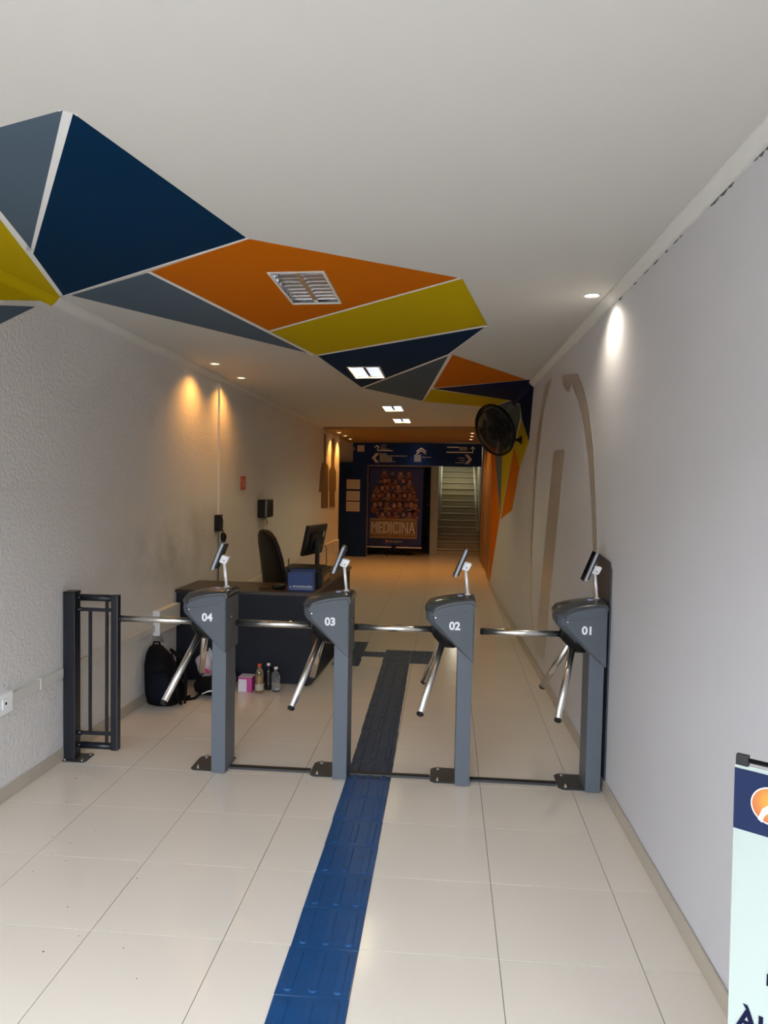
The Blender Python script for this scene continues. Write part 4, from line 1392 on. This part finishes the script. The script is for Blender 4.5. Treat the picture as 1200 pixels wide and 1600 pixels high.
bm = B(); blob(bm, 391, 822, 0.028, 0.038, 0.006); obj('flame_print', bm, mat('orange_flame_print', (0.7, 0.16, 0.03), 0.5), cloth)
bm = B(); box(bm, -1.735, -0.51, -0.022, 0.022, 0.165, 0.192); obj('bottom_bar', bm, whitep_m, t, bevel=0.004)
bm = B(); box(bm, -1.705, -0.485, -0.014, 0.014, 1.948, 1.968); obj('top_bar', bm, whitep_m, t, bevel=0.003)
bm = B(); box(bm, -1.17, -1.07, -0.026, 0.026, 0.15, 0.20); obj('bar_clip', bm, blackp_m, t)
bm = B(); cyl(bm, (-1.12, 0.06, 0.02), (-1.12, 0.06, 1.95), 0.014, n=10); box(bm, -1.125, -1.115, 0.0, 0.06, 0.16, 0.18); box(bm, -1.125, -1.115, 0.0, 0.06, 1.95, 1.962); obj('pole', bm, blackp_m, t)
for k, (dx, dy) in enumerate(((-0.55, -0.05), (0.36, -0.12), (0.0, 0.45), (-0.15, -0.25))):
    bm = B(); tube(bm, [(-1.12, 0.06, 0.10), (-1.12 + dx * 0.5, 0.06 + dy * 0.5, 0.05), (-1.12 + dx, 0.06 + dy, 0.010)], 0.010, 6); obj('stand_leg', bm, blackp_m, t)

t = thing('floor_speaker', 'black equipment case on the floor behind the crowd banner', 'case', (-1.25, 16.75, 0))
bm = B(); box(bm, -0.42, 0.30, -0.15, 0.15, 0.0, 0.17); c_ = obj('case', bm, blackp_m, t, bevel=0.02)
bm = B(); cyl(bm, (0.12, -0.155, 0.09), (0.12, -0.150, 0.09), 0.010, n=8); obj('red_light', bm, mat('red_indicator', (0.6, 0.04, 0.02), 0.4), c_)
bm = B(); tube(bm, [(0.28, -0.1, 0.03), (0.42, -0.16, 0.010), (0.52, -0.12, 0.010), (0.56, -0.20, 0.010)], 0.008, 6); obj('cable', bm, blackp_m, t)

# header trim over the banner opening, end door
bm = B(); box(bm, -1.69, -0.345, 16.0, 16.1, 1.945, 1.995); struct('trim_8', bm, mat('grey_trim', (0.36, 0.37, 0.38), 0.5))
bm = B(); box(bm, -1.45, -0.42, 21.70, 21.75, 0.0, 2.1)
d1 = struct('door_1', bm, doord_m)
bm = B(); sphere(bm, (-0.53, 21.66, 0.93), 0.045, 0.04, 0.06, 12, 8); obj('door_knob', bm, mat('bright_knob', (0.9, 0.9, 0.85), 0.3), d1)
for x in (-1.50, -0.42):
    bm = B(); box(bm, x, x + 0.05, 21.68, 21.75, 0.0, 2.15); obj('door_frame', bm, mat('grey_trim', (0, 0, 0)), d1)

# ---------------- staircase
t = thing('staircase', 'pale stone staircase climbing at the back right of the hall', 'stairs', (0.30, 16.5, 0))
RS, GS = 0.147, 0.25
for k in range(15):
    bm = B(); box(bm, -0.472, 0.472, k * GS, k * GS + 0.30, k * RS if k else 0.0, (k + 1) * RS - 0.03)
    st = obj('step', bm, step_m, t)
    bm = B(); box(bm, -0.472, 0.472, k * GS - 0.018, k * GS + 0.30, (k + 1) * RS - 0.028, (k + 1) * RS); obj('tread', bm, step_m, st, bevel=0.004)
    bm = B(); box(bm, -0.472, 0.472, k * GS - 0.004, k * GS, (k + 1) * RS - 0.042, (k + 1) * RS - 0.028); obj('nosing_shadow_strip', bm, nose_m, st)  # shadow line below the tread edge, drawn as a dark strip
slope = RS / GS
for nm, pts, lab in (('stair_handrail', [(0.715, 16.55, 0.56), (0.70, 17.6, 1.18), (0.68, 19.6, 2.35)], 'pale handrail on the right side of the staircase'),
                     ('stair_handrail', [(-0.13, 16.55, 0.78), (-0.13, 17.5, 1.33), (-0.13, 19.2, 2.33)], 'pale handrail on the left side of the staircase')):
    r = thing(nm, lab, 'handrail', pts[0])
    q = [Vector(p) - Vector(pts[0]) for p in pts]
    bm = B(); tube(bm, q, 0.024, 10); obj('rail', bm, rail_m, r)
    sx = 1 if pts[0][0] > 0 else -1
    for s in (0.08, 0.5, 0.92):
        p = q[0].lerp(q[1], s)
        bm = B(); tube(bm, [p, p + Vector((sx * 0.05, 0, -0.03))], 0.010, 6); obj('bracket', bm, rail_m, r)
# pale rail posts beside the partition
for k, (x, lab) in enumerate(((-0.235, 'pale green upright post at the foot of the stairs, left one'), (-0.195, 'pale green upright post at the foot of the stairs, right one'))):
    bm = B(); box(bm, x - 0.011, x + 0.011, 16.40, 16.449, 0.74 if k == 0 else 0.80, 1.99)
    tag(obj('rail_post', bm, rail_m, None), lab, 'post', 'posts at the stair foot')

# lamps of the stairwell and recess: ceiling fittings out of sight behind the sign
def bulkhead(x, y, e, color, label):
    z = ZC(x, y)
    t = thing('ceiling_lamp', label, 'ceiling light', (x, y, z))
    bm = B(); lathe(bm, [(0.10, 0.0), (0.11, -0.02), (0.09, -0.05), (0.001, -0.06)], n=20)
    obj('diffuser', bm, lamp_cool, t)
    l = bpy.data.lights.new('ceiling_lamp_light', 'POINT'); l.energy = e; l.color = color; l.shadow_soft_size = 0.1
    o = bpy.data.objects.new('ceiling_lamp_light', l); o.location = (x, y, z - 0.12); COL.objects.link(o)


bulkhead(0.30, 18.4, 7, (1.0, 0.95, 0.70), 'round lamp above the staircase')

# ------------------------------------------------------------------ near banner at the right edge
A = Vector((0.55, 1.418)); D = Vector((0.045442, -0.032067)).normalized()
ang = math.atan2(D.y, D.x)
t = thing('rollup_banner', 'mint-white standing banner with navy band and round orange logo', 'banner', (A.x, A.y, 0), rz=ang)
W = 0.42
bm = B()
n = 8
loftr = [[(W * k / n, -0.001, z) for k in range(n + 1)] + [(W * k / n, 0.001, z) for k in range(n, -1, -1)] for z in (0.045, 0.68, 1.0, 1.180)]
loft(bm, loftr)
for v in bm.verts:
    v.co.x += (1.19 - v.co.z) * 0.012
sheet = obj('sheet', bm, mat('mint_white_vinyl', (0.285, 0.325, 0.29), 0.45, spec=0.3), t)
bm = B(); prism(bm, [(0.0, 1.172), (W, 1.172), (W, 1.058), (0.0015, 1.058)], 'xz', -0.0022, -0.0012); obj('navy_band', bm, mat('banner_navy', (0.006, 0.013, 0.045), 0.6, spec=0.15), sheet)
logo_c = (0.0645, 1.116); LR = 0.0345


def disc(r, d0, d1, m, name, n=40, c=logo_c):
    bm = B(); prism(bm, [(c[0] + r * math.cos(2 * PI * k / n), c[1] + r * math.sin(2 * PI * k / n)) for k in range(n)], 'xz', d0, d1)
    return obj(name, bm, m, sheet)


disc(LR, -0.0026, -0.0021, white_ink, 'logo_rim')


def logo_grad():
    m = bpy.data.materials.new('orange_yellow_print')
    m.use_nodes = True
    nt = m.node_tree
    b = nt.nodes['Principled BSDF']
    b.inputs['Roughness'].default_value = 0.4
    tc = nt.nodes.new('ShaderNodeTexCoord')
    vm = nt.nodes.new('ShaderNodeVectorMath'); vm.operation = 'DISTANCE'
    nt.links.new(tc.outputs['Object'], vm.inputs[0]); vm.inputs[1].default_value = (0.070, 0, 1.122)
    mr = nt.nodes.new('ShaderNodeMapRange'); mr.inputs['From Max'].default_value = 0.036
    nt.links.new(vm.outputs['Value'], mr.inputs['Value'])
    mx = nt.nodes.new('ShaderNodeMix'); mx.data_type = 'RGBA'
    mx.inputs[6].default_value = (0.42, 0.25, 0.004, 1); mx.inputs[7].default_value = (0.34, 0.08, 0.006, 1)
    nt.links.new(mr.outputs[0], mx.inputs[0]); nt.links.new(mx.outputs[2], b.inputs['Base Color'])
    return m


disc(LR - 0.002, -0.0030, -0.0025, logo_grad(), 'logo_disc')
bm = B()
prism(bm, [(0.043, 1.088), (0.050, 1.083), (0.054, 1.096), (0.066, 1.109), (0.084, 1.112), (0.092, 1.120), (0.062, 1.119), (0.050, 1.108)], 'xz', -0.0036, -0.0029)
obj('logo_swoosh', bm, white_ink, sheet)
txt_navy = mat('banner_text_navy', (0.002, 0.003, 0.02), 0.6, spec=0.1)
text_obj('word_print', '\u00c0LI', 0.052, txt_navy, sheet, (0.0215, -0.0024, 0.700), depth=0.0003, weight=0.0012, align='LEFT')
bm = B(); box(bm, 0.069, 0.20, -0.0022, -0.0012, 0.783, 0.805); obj('text_bar_print', bm, txt_navy, sheet)
bm = B(); cyl(bm, (0.022, 0, 1.190), (W - 0.03, 0, 1.190), 0.0045, n=10); obj('top_rod', bm, blackp_m, t)
for xa in (0.002, W - 0.032):
    bm = B(); box(bm, xa, xa + 0.022, -0.006, 0.006, 1.179, 1.199); obj('end_clip', bm, blackp_m, t, bevel=0.0015)
bm = B(); box(bm, -0.01, W + 0.02, -0.05, 0.05, 0.0, 0.05); obj('base', bm, silver_m, t, bevel=0.01)
bm = B(); cyl(bm, (W / 2, 0.012, 0.05), (W / 2, 0.012, 1.195), 0.007, n=8); obj('support_pole', bm, silver_m, t)
